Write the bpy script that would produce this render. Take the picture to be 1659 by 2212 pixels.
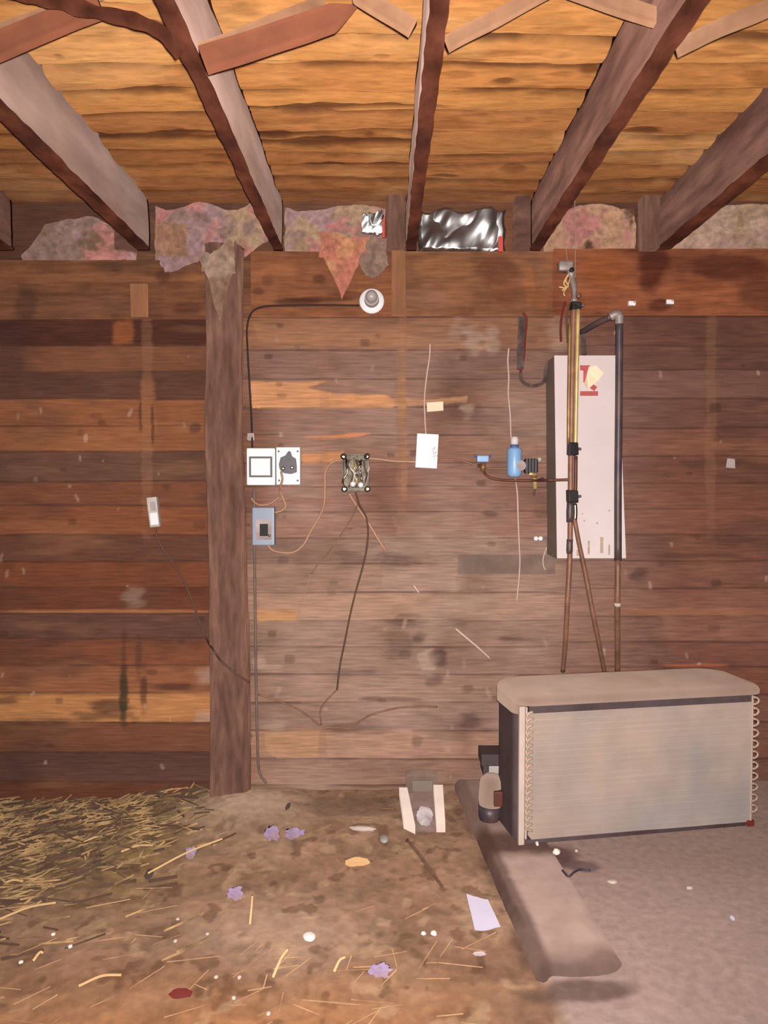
import bpy, bmesh, math, random
import numpy as np
from mathutils import Vector, Matrix, noise as mnoise

for o in list(bpy.data.objects): bpy.data.objects.remove(o)
S = bpy.context.scene
COL = S.collection
random.seed(7)

# ------------------------------------------------------------------ camera, light, exposure
F = 1725.0; CX = 829.5; CY = 1106.0; TH = math.radians(2.19)
H = 1.395; YW = 3.60
YP = YW-.21; YQ = YW-.27      # front of the wall panel, plane of the standing pipes
cd = bpy.data.cameras.new('camera'); cam = bpy.data.objects.new('camera', cd); COL.objects.link(cam)
cam.location = (0, 0, H); cam.rotation_euler = (math.pi/2 - TH, 0, 0)
cd.sensor_fit = 'VERTICAL'; cd.sensor_height = 24; cd.sensor_width = 18; cd.lens = 24*F/2212
cd.clip_start = .02
S.camera = cam
w = bpy.data.worlds.new('world'); S.world = w; w.use_nodes = True
w.node_tree.nodes['Background'].inputs[0].default_value = (.9, .82, .78, 1)
w.node_tree.nodes['Background'].inputs[1].default_value = .22
fl = bpy.data.lights.new('phone_flash', 'SPOT'); fl.energy = 600; fl.shadow_soft_size = .012
fl.spot_size = math.radians(120); fl.spot_blend = .9
fl.color = (1, .955, .93)
flo = bpy.data.objects.new('phone_flash', fl); COL.objects.link(flo)
flo.location = (.012, 0, H+.022); flo.rotation_euler = (math.pi/2 - TH, 0, 0)
S.view_settings.view_transform = 'Standard'; S.view_settings.look = 'None'
S.view_settings.gamma = 1; S.view_settings.exposure = 0.0
S.view_settings.use_curve_mapping = False

# ------------------------------------------------------------------ helpers
def ray(px, py):
    u = (px-CX)/F; v = -(py-CY)/F
    return Vector((u, math.cos(TH)+v*math.sin(TH), -math.sin(TH)+v*math.cos(TH)))
def Wp(px, py, y=YW):
    r = ray(px, py); return Vector((0, 0, H)) + r*(y/r.y)
def Gp(px, py, z=0.0):
    r = ray(px, py); return Vector((0, 0, H)) + r*((z-H)/r.z)
def lin(c):
    return tuple(((x/255)/12.92 if x/255 <= .04045 else ((x/255+.055)/1.055)**2.4) for x in c)

def mat(name, rgb, rough=.7, metal=0, var=.25, scale=8, bump=.0, stretch=(1,1,1), rgb2=None, spec=.3, attr=False, trans=0, bscale=None, soft=.5, drough=0):
    m = bpy.data.materials.new(name); m.use_nodes = True
    nt = m.node_tree; N = nt.nodes; L = nt.links
    b = N['Principled BSDF']
    b.inputs['Roughness'].default_value = rough; b.inputs['Metallic'].default_value = metal
    b.inputs['Specular IOR Level'].default_value = spec
    b.inputs['Diffuse Roughness'].default_value = drough if drough else (1.0 if rough >= .8 else 0)
    if trans: b.inputs['Transmission Weight'].default_value = trans
    tc = N.new('ShaderNodeTexCoord'); mp = N.new('ShaderNodeMapping'); mp.inputs['Scale'].default_value = stretch
    L.new(tc.outputs['Object'], mp.inputs[0])
    n = N.new('ShaderNodeTexNoise'); n.inputs['Scale'].default_value = scale; n.inputs['Detail'].default_value = 6
    L.new(mp.outputs[0], n.inputs['Vector'])
    r = N.new('ShaderNodeMapRange'); r.inputs[1].default_value = .3; r.inputs[2].default_value = .7
    r.inputs[3].default_value = 1-var; r.inputs[4].default_value = 1+var
    L.new(n.outputs[0], r.inputs[0])
    mx = N.new('ShaderNodeMix'); mx.data_type = 'RGBA'; mx.blend_type = 'MULTIPLY'; mx.inputs[0].default_value = 1
    if attr:
        a = N.new('ShaderNodeAttribute'); a.attribute_name = 'tone'; L.new(a.outputs[0], mx.inputs[6])
    elif rgb2 is not None:
        n2 = N.new('ShaderNodeTexNoise'); n2.inputs['Scale'].default_value = scale*.37; n2.inputs['Detail'].default_value = 4
        L.new(mp.outputs[0], n2.inputs['Vector'])
        r2 = N.new('ShaderNodeMapRange'); r2.inputs[1].default_value = .5-soft*.3; r2.inputs[2].default_value = .5+soft*.3
        L.new(n2.outputs[0], r2.inputs[0])
        m2 = N.new('ShaderNodeMix'); m2.data_type = 'RGBA'
        m2.inputs[6].default_value = lin(rgb)+(1,); m2.inputs[7].default_value = lin(rgb2)+(1,)
        L.new(r2.outputs[0], m2.inputs[0]); L.new(m2.outputs[2], mx.inputs[6])
    else:
        mx.inputs[6].default_value = lin(rgb)+(1,)
    L.new(r.outputs[0], mx.inputs[7])
    L.new(mx.outputs[2], b.inputs['Base Color'])
    if bump:
        bp = N.new('ShaderNodeBump'); bp.inputs['Strength'].default_value = bump; bp.inputs['Distance'].default_value = .01
        if bscale:
            n3 = N.new('ShaderNodeTexNoise'); n3.inputs['Scale'].default_value = bscale; n3.inputs['Detail'].default_value = 4
            L.new(mp.outputs[0], n3.inputs['Vector']); L.new(n3.outputs[0], bp.inputs['Height'])
        else: L.new(n.outputs[0], bp.inputs['Height'])
        L.new(bp.outputs[0], b.inputs['Normal'])
    return m

ORG = {}
def _link(name, me, m, parent, origin, smooth):
    o = bpy.data.objects.new(name, me); COL.objects.link(o)
    if m: me.materials.append(m)
    if smooth:
        for p in me.polygons: p.use_smooth = True
    return o
def obj(name, bm, m, parent=None, origin=None, smooth=False, fix=True):
    if fix: bmesh.ops.recalc_face_normals(bm, faces=bm.faces)
    if parent is not None: org = ORG[parent.name]
    elif origin is not None: org = Vector(origin)
    else:
        cs = [v.co for v in bm.verts]
        org = Vector(((min(c.x for c in cs)+max(c.x for c in cs))/2, (min(c.y for c in cs)+max(c.y for c in cs))/2, min(c.z for c in cs)))
    bmesh.ops.translate(bm, verts=bm.verts, vec=-org)
    me = bpy.data.meshes.new(name); bm.to_mesh(me); bm.free()
    o = _link(name, me, m, parent, org, smooth)
    if parent is not None: o.parent = parent
    else: o.location = org
    ORG[o.name] = org
    return o
def thing(name, label, cat, loc, group=None):
    o = bpy.data.objects.new(name, None); COL.objects.link(o); o.location = loc; o.empty_display_size = .05
    ORG[o.name] = Vector(loc); tag(o, label, cat, group); return o
def tag(o, label, cat, group=None, kind=None):
    o['label'] = label; o['category'] = cat
    if group: o['group'] = group
    if kind: o['kind'] = kind
    return o
def struct(o): o['kind'] = 'structure'; return o

def box(bm, lo, hi, bev=0, M=None):
    lo = Vector(lo); hi = Vector(hi)
    r = bmesh.ops.create_cube(bm, size=1); vs = r['verts']
    for v in vs: v.co = Vector(((lo.x+hi.x)/2+v.co.x*(hi.x-lo.x), (lo.y+hi.y)/2+v.co.y*(hi.y-lo.y), (lo.z+hi.z)/2+v.co.z*(hi.z-lo.z)))
    if M is not None:
        for v in vs: v.co = M @ v.co
    if bev:
        es = list({e for v in vs for e in v.link_edges})
        bmesh.ops.bevel(bm, geom=es, offset=bev, segments=2, affect='EDGES', profile=.7)
    return bm
def B(lo, hi, bev=0, M=None): return box(bmesh.new(), lo, hi, bev, M)
def catmull(P, n=8):
    P = [Vector(p) for p in P]
    if len(P) < 3: 
        return [P[0].lerp(P[1], i/n) for i in range(n+1)]
    Q = [P[0]*2-P[1]] + P + [P[-1]*2-P[-2]]; out = []
    for i in range(1, len(Q)-2):
        for k in range(n):
            t = k/n; a, b, c, d = Q[i-1:i+3]
            out.append(.5*((2*b)+(c-a)*t+(2*a-5*b+4*c-d)*t*t+(3*b-a-3*c+d)*t**3))
    out.append(P[-1]); return out
def tube(bm, P, r, seg=8, smooth=True, n=8, r1=None, wob=0):
    pts = catmull(P, n) if smooth else [Vector(p) for p in P]
    rings = []; prev = None
    for i, p in enumerate(pts):
        t = (pts[min(i+1, len(pts)-1)]-pts[max(i-1, 0)]).normalized()
        if prev is None:
            a = Vector((0,1,0)) if abs(t.y) < .9 else Vector((1,0,0))
            u = t.cross(a).normalized()
        else: u = (prev - t*prev.dot(t)).normalized()
        prev = u; v = t.cross(u)
        rr = r if r1 is None else r+(r1-r)*i/(len(pts)-1)
        if wob: rr *= 1+wob*mnoise.noise(p*30)
        rings.append([bm.verts.new(p+(u*math.cos(2*math.pi*k/seg)+v*math.sin(2*math.pi*k/seg))*rr) for k in range(seg)])
    for a, b in zip(rings, rings[1:]):
        for k in range(seg): bm.faces.new((a[k], a[(k+1)%seg], b[(k+1)%seg], b[k]))
    bm.faces.new(rings[0][::-1]); bm.faces.new(rings[-1])
    return bm
def T(P, r, **k): return tube(bmesh.new(), P, r, **k)
def lathe(bm, prof, c, axis=(0,-1,0), seg=24):
    """prof: list of (radius, distance along axis)"""
    ax = Vector(axis).normalized(); a = Vector((0,0,1)) if abs(ax.z) < .9 else Vector((1,0,0))
    u = ax.cross(a).normalized(); v = ax.cross(u); c = Vector(c); rings = []
    for r, h in prof:
        if r < 1e-6: rings.append([bm.verts.new(c+ax*h)]*seg)
        else: rings.append([bm.verts.new(c+ax*h+(u*math.cos(2*math.pi*k/seg)+v*math.sin(2*math.pi*k/seg))*r) for k in range(seg)])
    for a, b in zip(rings, rings[1:]):
        for k in range(seg):
            f = []
            for q in (a[k], a[(k+1)%seg], b[(k+1)%seg], b[k]):
                if q not in f: f.append(q)
            if len(f) > 2: bm.faces.new(f)
    for rg, rev in ((rings[0], 1), (rings[-1], 0)):
        if rg[0] is not rg[1]: bm.faces.new(rg[::-1] if rev else rg)
    return bm
def prism(bm, pts, d):
    """closed outline (3-D points) extruded by vector d"""
    d = Vector(d); a = [bm.verts.new(Vector(p)) for p in pts]; b = [bm.verts.new(Vector(p)+d) for p in pts]
    n = len(a)
    bm.faces.new(a); bm.faces.new(b[::-1])
    for i in range(n): bm.faces.new((a[i], b[i], b[(i+1)%n], a[(i+1)%n]))
    return bm
def rough(bm, amp, sc, seed=0):
    o = Vector((seed*7.3, seed*3.1, seed*5.7))
    for v in bm.verts:
        v.co += mnoise.noise_vector(v.co*sc+o)*amp
    return bm

# numpy value noise
def vnoise(x, y, seed):
    rs = np.random.RandomState(seed); G = rs.rand(256, 256)
    xi = np.floor(x).astype(int); yi = np.floor(y).astype(int); fx = x-xi; fy = y-yi
    fx = fx*fx*(3-2*fx); fy = fy*fy*(3-2*fy)
    g = lambda a, b: G[a % 256, b % 256]
    return (g(xi,yi)*(1-fx)+g(xi+1,yi)*fx)*(1-fy)+(g(xi,yi+1)*(1-fx)+g(xi+1,yi+1)*fx)*fy
def fbm(x, y, seed, o=4):
    s = 0; a = 1; t = 0
    for i in range(o): s = s+a*vnoise(x*2**i+31.7*i, y*2**i+17.3*i, seed+i); t += a; a *= .5
    return s/t*2-1
def ss(a, b, x): t = np.clip((x-a)/(b-a), 0, 1); return t*t*(3-2*t)
def grid_mesh(name, X, Y, Z, C, m, smooth=True):
    """single surface from 2-D arrays with a colour attribute 'tone' (linear)"""
    ny, nx = X.shape
    co = np.stack([X, Y, Z], -1).reshape(-1, 3)
    idx = np.arange(nx*ny).reshape(ny, nx)
    q = np.stack([idx[:-1,:-1], idx[:-1,1:], idx[1:,1:], idx[1:,:-1]], -1).reshape(-1, 4)
    me = bpy.data.meshes.new(name); me.vertices.add(len(co)); me.vertices.foreach_set('co', co.ravel())
    me.loops.add(q.size); me.loops.foreach_set('vertex_index', q.ravel())
    me.polygons.add(len(q)); me.polygons.foreach_set('loop_start', np.arange(0, q.size, 4)); me.polygons.foreach_set('loop_total', np.full(len(q), 4))
    me.polygons.foreach_set('use_smooth', np.full(len(q), smooth))
    me.update()
    a = me.color_attributes.new('tone', 'FLOAT_COLOR', 'POINT')
    cc = np.concatenate([C.reshape(-1, 3), np.ones((len(co), 1))], 1).astype(np.float32)
    a.data.foreach_set('color', cc.ravel())
    me.materials.append(m)
    o = bpy.data.objects.new(name, me); COL.objects.link(o); ORG[o.name] = Vector((0,0,0))
    return o
def L3(c): return np.array(lin(c))
def mixc(C, col, a): return C*(1-a[..., None]) + L3(col)*a[..., None]

# ------------------------------------------------------------------ materials
M = {}
M['boards'] = mat('weathered_boards', (0,0,0), .85, var=.22, scale=5, stretch=(1.5,1,22), bump=.35, attr=True, spec=.15)
M['ceil'] = mat('rough_sawn_slabs', (0,0,0), .85, var=.2, scale=7, stretch=(2,9,1), bump=.6, attr=True, spec=.15)
M['dirt'] = mat('dusty_dirt', (0,0,0), .95, var=.14, scale=34, bump=.4, attr=True, spec=.1)
M['fibre'] = mat('fibreglass', (0,0,0), .95, var=.25, scale=40, bump=.8, attr=True, spec=.1)
M['post'] = mat('old_post_wood', (132,96,82), .9, var=.22, scale=9, stretch=(6,6,1.2), bump=.6, rgb2=(104,74,62), spec=.1)
M['joist'] = mat('grey_joist', (152,126,116), .9, var=.22, scale=7, stretch=(1,.35,1.5), bump=.5, rgb2=(122,96,84), spec=.1)
M['joist_brown'] = mat('brown_joist', (120,86,74), .9, var=.32, scale=9, stretch=(1.5,.5,3), bump=.8, rgb2=(84,56,48), spec=.1)
M['dark_wood'] = mat('dark_brown_wood', (86,46,32), .95, var=.4, scale=16, stretch=(1,.5,1), bump=.8, rgb2=(54,28,22), spec=.05)
M['strut'] = mat('pale_strut', (150,112,86), .85, var=.22, scale=12, bump=.5, rgb2=(128,90,66), spec=.1)
M['strut_red'] = mat('red_strut', (122,74,54), .85, var=.25, scale=7, bump=.4, rgb2=(116,66,46), spec=.1)
M['beam'] = mat('rim_beam', (0,0,0), .85, var=.22, scale=6, stretch=(1.5,1,14), bump=.4, attr=True, spec=.12)
M['batten'] = mat('batten', (160,110,75), .85, var=.18, scale=6, stretch=(6,6,1), bump=.3, rgb2=(140,92,64))
M['white'] = mat('white_plastic', (240,236,236), .4, var=.03)
M['offwhite'] = mat('offwhite_plastic', (205,195,185), .5, var=.12, scale=20, rgb2=(170,160,150))
M['greyp'] = mat('grey_plastic', (95,88,92), .5, var=.12)
M['black'] = mat('black_rubber', (32,26,28), .6, var=.2)
M['cable_dark'] = mat('dark_cable', (98,70,56), .7, var=.2)
M['cable_black'] = mat('black_cable', (45,32,30), .6, var=.2)
M['cable_tan'] = mat('tan_cable', (190,145,118), .6, var=.12, rgb2=(165,125,100))
M['cable_grey'] = mat('grey_conduit', (120,98,88), .7, var=.2, scale=20)
M['cable_light'] = mat('light_cable', (205,175,160), .6, var=.12)
M['bluegrey'] = mat('blue_grey_enamel', (140,148,165), .4, var=.08, spec=.5)
M['chrome'] = mat('bright_steel', (170,162,145), .3, metal=1, var=.2, scale=30, bump=.1)
M['foil'] = mat('foil', (220,216,214), .36, metal=1, var=.05, scale=12)
M['panel'] = mat('panel_enamel', (206,188,184), .5, var=.04, scale=5, rgb2=(214,198,194), spec=.4)
M['panel_side'] = mat('panel_side', (138,122,110), .6, var=.08)
M['rust'] = mat('rust_streak', (186,160,146), .8, var=.2, scale=30)
M['jbox'] = mat('dusty_steel_box', (128,116,98), .55, metal=.3, var=.4, scale=40, rgb2=(84,74,62))
M['flange'] = mat('white_flange', (222,202,190), .85, var=.06)
M['rag'] = mat('dusty_rag', (216,202,202), .85, var=.2, scale=30, rgb2=(150,136,138))
M['brass'] = mat('tarnished_brass', (160,125,80), .4, metal=.35, var=.2, scale=25, rgb2=(125,92,62))
M['brassb'] = mat('bright_brass', (215,185,125), .3, metal=.4, var=.15, scale=25)
M['copper'] = mat('dusty_copper', (150,108,86), .5, metal=.2, var=.2, scale=25, rgb2=(125,88,70))
M['copper_dark'] = mat('dark_copper', (105,62,50), .5, metal=.2, var=.2)
M['insul'] = mat('dark_pipe_wrap', (104,84,76), .9, var=.3, scale=40, bump=.7, rgb2=(74,58,54))
M['steelblue'] = mat('blue_black_pipe', (72,64,76), .45, metal=.25, var=.2, scale=20, rgb2=(98,78,72))
M['greyfit'] = mat('galvanised_fitting', (150,135,128), .5, metal=.3, var=.2, scale=30)
M['blue'] = mat('sky_blue_paint', (134,174,214), .4, var=.08, spec=.5)
M['bluedk'] = mat('dark_blue_cap', (80,95,150), .4, var=.08)
M['clear'] = mat('clear_plastic', (225,210,205), .15, var=.05, spec=.6)
M['red'] = mat('red_ink', (178,80,78), .6, var=.15, scale=60)
M['redtape'] = mat('red_tape', (205,75,65), .6, var=.1)
M['cream'] = mat('torn_paper', (236,212,180), .7, var=.06)
M['paper'] = mat('paper', (182,172,188), .8, var=.04)
M['dusty_dark'] = mat('dusty_dark', (128,104,96), .85, var=.2, scale=20)
M['print'] = mat('faded_print', (186,176,192), .8, var=.1, scale=80)
M['dust_top'] = mat('dusty_sheet_metal', (152,126,112), .9, var=.08, scale=8, rgb2=(158,136,122), spec=.1)
M['body_dark'] = mat('dark_housing', (92,76,78), .75, var=.15, scale=10, rgb2=(74,58,58))
M['coil'] = mat('dusty_fins', (170,148,134), .85, var=.07, scale=9, rgb2=(152,140,134), spec=.15)
M['endplate'] = mat('pale_end_plate', (198,176,162), .6, var=.08, scale=9)
M['bend'] = mat('bend_copper', (186,156,136), .5, metal=.1, var=.15)
M['concrete'] = mat('dusty_concrete', (0,0,0), .95, var=.1, scale=14, bump=.25, attr=True, spec=.08)
M['galv'] = mat('dusty_galvanised', (196,180,176), .8, var=.12, scale=20, rgb2=(158,140,134))
M['whitebit'] = mat('white_litter', (238,222,212), .7, var=.05)
M['lilac'] = mat('lilac_plastic', (158,138,176), .8, var=.2, scale=30, rgb2=(150,122,130))
M['yellowbit'] = mat('yellow_foam', (205,165,115), .8, var=.1)
M['glassy'] = mat('cloudy_glass', (160,150,140), .25, var=.1)
M['straw'] = mat('straw', (172,138,94), .85, var=.35, scale=22, rgb2=(116,92,64), soft=.3)
M['straw_pale'] = mat('pale_straw', (206,170,122), .8, var=.12)
M['chaff'] = mat('chaff', (186,146,108), .9, var=.2, scale=20, rgb2=(150,110,80))
M['leaf'] = mat('dark_scrap', (72,60,50), .8, var=.2)
M['stick'] = mat('stick', (96,70,56), .9, var=.25, scale=30)
M['web'] = mat('cobweb_thread', (160,135,120), .9, var=.1)
M['bulb'] = mat('frosted_bulb', (170,158,152), .25, var=.04, spec=.5)
M['rustred'] = mat('rusty_red', (108,42,34), .8, var=.2)
M['wallplain'] = mat('plain_boards', (118,80,62), .9, var=.25, scale=5, stretch=(1,1,8), bump=.3)
M['cement'] = mat('grey_plate', (126,104,92), .85, var=.2, scale=12, rgb2=(146,120,104))

# ------------------------------------------------------------------ back wall: horizontal boards
X0, X1 = -2.15, 2.15; Z0, Z1 = -.08, 2.70
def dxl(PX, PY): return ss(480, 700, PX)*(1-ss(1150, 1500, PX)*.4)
def build_wall():
    nx, nz = 860, 640
    xs = np.linspace(X0, X1, nx); zs = np.linspace(Z0, Z1, nz)
    X, Z = np.meshgrid(xs, zs)
    # coordinates on the wall, one unit = 1/480 m
    s = F/YW
    slope = (Z-H)/YW
    v = (math.sin(TH)+slope*math.cos(TH))/(math.cos(TH)-slope*math.sin(TH))
    PY = CY-v*F; PX = CX+X/YW*F/(1)*(1/(math.cos(TH)-slope*math.sin(TH)))
    Yd = np.zeros_like(X); C = np.zeros(X.shape+(3,)); C[:] = L3((118,80,62))
    n1 = fbm(X*2.2, Z*22, 11); n2 = fbm(X*3, Z*3, 12); n3 = fbm(X*9, Z*9, 13)
    left = [(420,(95,62,48)),(560,(116,74,50)),(620,(110,72,52)),(690,(80,46,36)),(745,(122,78,55)),(803,(98,64,50)),(862,(140,88,58)),(920,(144,92,60)),(975,(104,72,58)),(1040,(120,74,52)),
            (1092,(132,79,53)),(1155,(106,68,53)),(1213,(122,71,48)),(1268,(112,64,45)),(1325,(108,72,60)),(1380,(130,78,54)),(1438,(148,94,64)),(1497,(170,116,72)),(1560,(124,78,56)),(1625,(100,68,58)),(1688,(106,63,46)),(1750,(100,62,48)),(1900,(90,60,45))]
    cen = [(420,(110,72,52)),(560,(122,80,56)),(622,(122,80,58)),(685,(138,94,68)),(755,(124,88,74)),(818,(132,92,72)),(880,(126,86,70)),(940,(132,90,68)),(1000,(126,84,68)),(1052,(128,84,68)),(1105,(136,94,76)),
           (1162,(124,92,76)),(1218,(150,116,96)),(1280,(164,128,104)),(1340,(146,114,96)),(1397,(142,110,94)),(1457,(152,118,99)),(1517,(142,110,95)),(1577,(162,122,99)),(1640,(146,109,90)),(1695,(140,104,84)),(1900,(120,90,70))]
    right = [(420,(95,62,48)),(560,(112,66,44)),(625,(106,62,44)),(685,(116,76,62)),(745,(108,72,60)),(800,(118,82,70)),(860,(108,72,60)),(925,(118,76,62)),(985,(112,72,58)),(1045,(118,76,60)),
             (1100,(122,78,62)),(1155,(114,74,60)),(1212,(120,80,66)),(1270,(128,86,70)),(1330,(132,90,74)),(1388,(122,80,66)),(1440,(126,80,62)),(1500,(124,84,70)),(1560,(120,80,66)),(1640,(116,80,66)),(1700,(110,76,60)),(1900,(100,70,56))]
    jl = 500+0*PX; fields = []; SM = np.zeros_like(X)
    for rows, msk in ((left, PX < jl), (cen, (PX >= jl)&(PX < 1400)), (right, PX >= 1060)):
        for k in range(len(rows)-1):
            y0 = rows[k][0]; y1 = rows[k+1][0]
            wob = fbm(X*1.7+k*3.3, Z*0+k, 40+k)*3.0
            d0 = PY-(y0+wob); wob1 = fbm(X*1.7+(k+1)*3.3, Z*0+(k+1), 41+k)*3.0; d1 = (y1+wob1)-PY
            ins = msk & (d0 >= 0) & (d1 >= 0)
            col = L3(rows[k][1])
            C[ins] = col
            off = ((k*37) % 7)*.0016
            Yd[ins] = -off
            e = np.minimum(d0, d1)
            g = np.exp(-(e/2.6)**2)
            Yd = np.where(ins, Yd+.012*g, Yd)
            SM[ins] = g[ins]
            dirt = np.where(ins, g*.4, 0)      # grime packed in the gap between boards
            C = mixc(C, (52,32,26), dirt)
        fields.append((C.copy(), Yd.copy(), SM.copy())); SM[:] = 0; C[:] = L3((118,80,62)); Yd[:] = 0
    kk = ss(1165, 1235, PX+55*fbm(X*0+.5, Z*7, 90, 2)+6*n2)
    C = np.where((PX < jl)[..., None], fields[0][0], fields[1][0]*(1-kk[..., None])+fields[2][0]*kk[..., None])
    Yd = np.where(PX < jl, fields[0][1], fields[1][1]*(1-kk)+fields[2][1]*kk)
    SM = np.where(PX < jl, fields[0][2], fields[1][2]*(1-kk)+fields[2][2]*kk)
    # weathering
    C *= (1+.20*n2+.12*n1+.08*n3)[..., None]
    C = mixc(C, (92,62,52), .5*ss(.1, .5, fbm(X*2.6, Z*7, 21)))
    C = mixc(C, (150,104,72), .3*ss(.2, .55, fbm(X*2.1+9, Z*11, 22)))
    C = C*(1+.14*dxl(PX, PY))[..., None]  # lightens the middle of the wall
    # paler grey tone mixed over the middle bay
    dz = ss(620, 900, PY)*(1-ss(1600, 2000, PY)*.2)
    dx = ss(500, 640, PX)*(1-ss(1150, 1500, PX))
    C = mixc(C, (178,148,134), np.clip(.5*dx*dz*(.75+.9*n2), 0, 1))
    C = mixc(C, (88,58,48), .6*SM*ss(-.5, .3, fbm(X*3, Z*3, 29)))
    pxs = PX[PX.shape[0]//2]; pys = PY[:, 0]
    def patch(cx, cy, rx, ry, col, a=.8, rot=0, sharp=.25, nz_=.35, seed=3, pw=4):
        c, s_ = math.cos(rot), math.sin(rot); R_ = 1.9 if rot == 0 else 3
        m0 = rx if rot == 0 else max(rx, ry); m1 = ry if rot == 0 else max(rx, ry)
        c0, c1 = np.searchsorted(pxs, (cx-m0*R_, cx+m0*R_)); r0, r1 = np.searchsorted(-pys, (-(cy+m1*R_), -(cy-m1*R_)))
        if c1 <= c0 or r1 <= r0: return
        sl = (slice(r0, r1), slice(c0, c1)); px_, py_ = PX[sl], PY[sl]
        u = ((px_-cx)*c+(py_-cy)*s_)/rx; q = (-(px_-cx)*s_+(py_-cy)*c)/ry
        d = (np.abs(u)**pw+np.abs(q)**pw)**(1/pw) + nz_*fbm(px_/40+seed, py_/14, 70+seed)
        C[sl] = mixc(C[sl], col, a*(1-ss(1-sharp, 1+sharp, d)))
    # fresh split wood
    
    patch(660,1082,60,6,(150,100,70),.4,seed=6)
    patch(600,1325,42,12,(186,136,96),.8,seed=7); patch(640,1600,78,28,(172,128,96),.6,seed=8); patch(800,1608,90,28,(166,128,106),.6,seed=9)
    patch(700,735,200,14,(160,112,80),.5,seed=10)
    patch(268,718,22,24,(150,88,52),.8,seed=11); patch(230,1528,245,30,(178,122,76),.45,seed=12); patch(105,600,240,8,(140,90,62),.5,seed=13)
    patch(240,1320,235,4,(165,108,70),.8,nz_=.15,seed=14); patch(1500,1322,160,9,(160,108,80),.7,seed=15); patch(1500,1437,60,3,(176,98,60),.7,seed=16)
    def poly(pts, col, a, nz_=3, seed=1):
        P = np.array(pts, float); c0, c1 = np.searchsorted(pxs, (P[:,0].min()-8, P[:,0].max()+8)); r0, r1 = np.searchsorted(-pys, (-(P[:,1].max()+8), -(P[:,1].min()-8)))
        sl = (slice(r0, r1), slice(c0, c1)); acc = 0
        for jx, jy in ((-.8,-.8),(.8,-.8),(-.8,.8),(.8,.8)):
            x = PX[sl]+jx+nz_*fbm(PX[sl]/18, PY[sl]/7, seed); y = PY[sl]+jy+nz_*.5*fbm(PX[sl]/30, PY[sl]/9, seed+5); ins = np.zeros(x.shape, bool)
            for i in range(len(P)):
                xa, ya = P[i]; xb, yb = P[i-1]
                if ya == yb: continue
                ins ^= ((ya > y) != (yb > y)) & (x < (xb-xa)*(y-ya)/(yb-ya)+xa)
            acc = acc+ins*.25
        C[sl] = mixc(C[sl], col, a*acc*(.9+.25*n1[sl]))
    poly([(541,824),(640,826),(708,824),(664,838),(726,851),(830,853),(852,864),(850,880),(545,882)], (208,152,106), .95, seed=401)
    poly([(850,860),(930,862),(1010,856),(1008,870),(850,878)], (192,142,106), .85, seed=402)
    poly([(648,944),(760,936),(802,936),(770,944),(700,949)], (206,138,96), .85, nz_=1.5, seed=403)
    poly([(652,980),(742,974),(738,996),(654,1001)], (200,142,98), .9, nz_=2, seed=404)
    poly([(546,702),(700,708),(870,716),(870,748),(560,740)], (168,120,88), .55, seed=405)
    poly([(878,726),(980,735),(1060,745),(1060,756),(878,750)], (172,128,96), .5, seed=406)
    poly([(0,1500),(240,1502),(460,1494),(472,1544),(360,1551),(285,1558),(225,1560),(0,1557)], (196,138,88), .6, seed=407)
    poly([(560,1286),(700,1284),(900,1288),(900,1336),(640,1342),(560,1340)], (184,148,122), .5, seed=408)
    poly([(555,1318),(644,1320),(644,1340),(556,1342)], (196,146,98), .7, seed=409)
    poly([(572,1582),(690,1578),(686,1636),(600,1640),(574,1620)], (190,148,112), .6, seed=410)
    poly([(705,1582),(890,1576),(894,1618),(800,1634),(706,1636)], (188,150,126), .55, seed=411)
    poly([(826,1224),(984,1226),(986,1272),(900,1278),(826,1272)], (178,148,130), .55, seed=412)
    poly([(960,1284),(1200,1286),(1200,1326),(956,1328)], (182,148,124), .5, seed=413)
    poly([(900,1410),(935,1400),(940,1446),(912,1450)], (190,164,144), .7, nz_=6, seed=414)
    poly([(864,720),(874,720),(878,860),(880,1080),(866,1080),(868,860)], (176,130,98), .5, nz_=3, seed=415)
    poly([(845,1112),(990,1108),(985,1150),(860,1158)], (164,134,112), .45, nz_=6, seed=416)
    for (x0_, x1_, y0_, cc_) in ((560,900,1400,(160,128,108)),(640,980,1470,(170,138,120)),(900,1180,1500,(160,128,114)),(1010,1190,1345,(158,126,110)),(560,760,1225,(156,122,104)),(545,860,760,(136,100,86))):
        poly([(x0_,y0_),(x1_,y0_+2),(x1_-6,y0_+48),(x0_+8,y0_+50)], cc_, .4, nz_=5, seed=420+x0_)
    poly([(1200,1500),(1190,1640),(1080,1640),(1080,1460)], (164,132,116), .4, nz_=10, seed=430)
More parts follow.
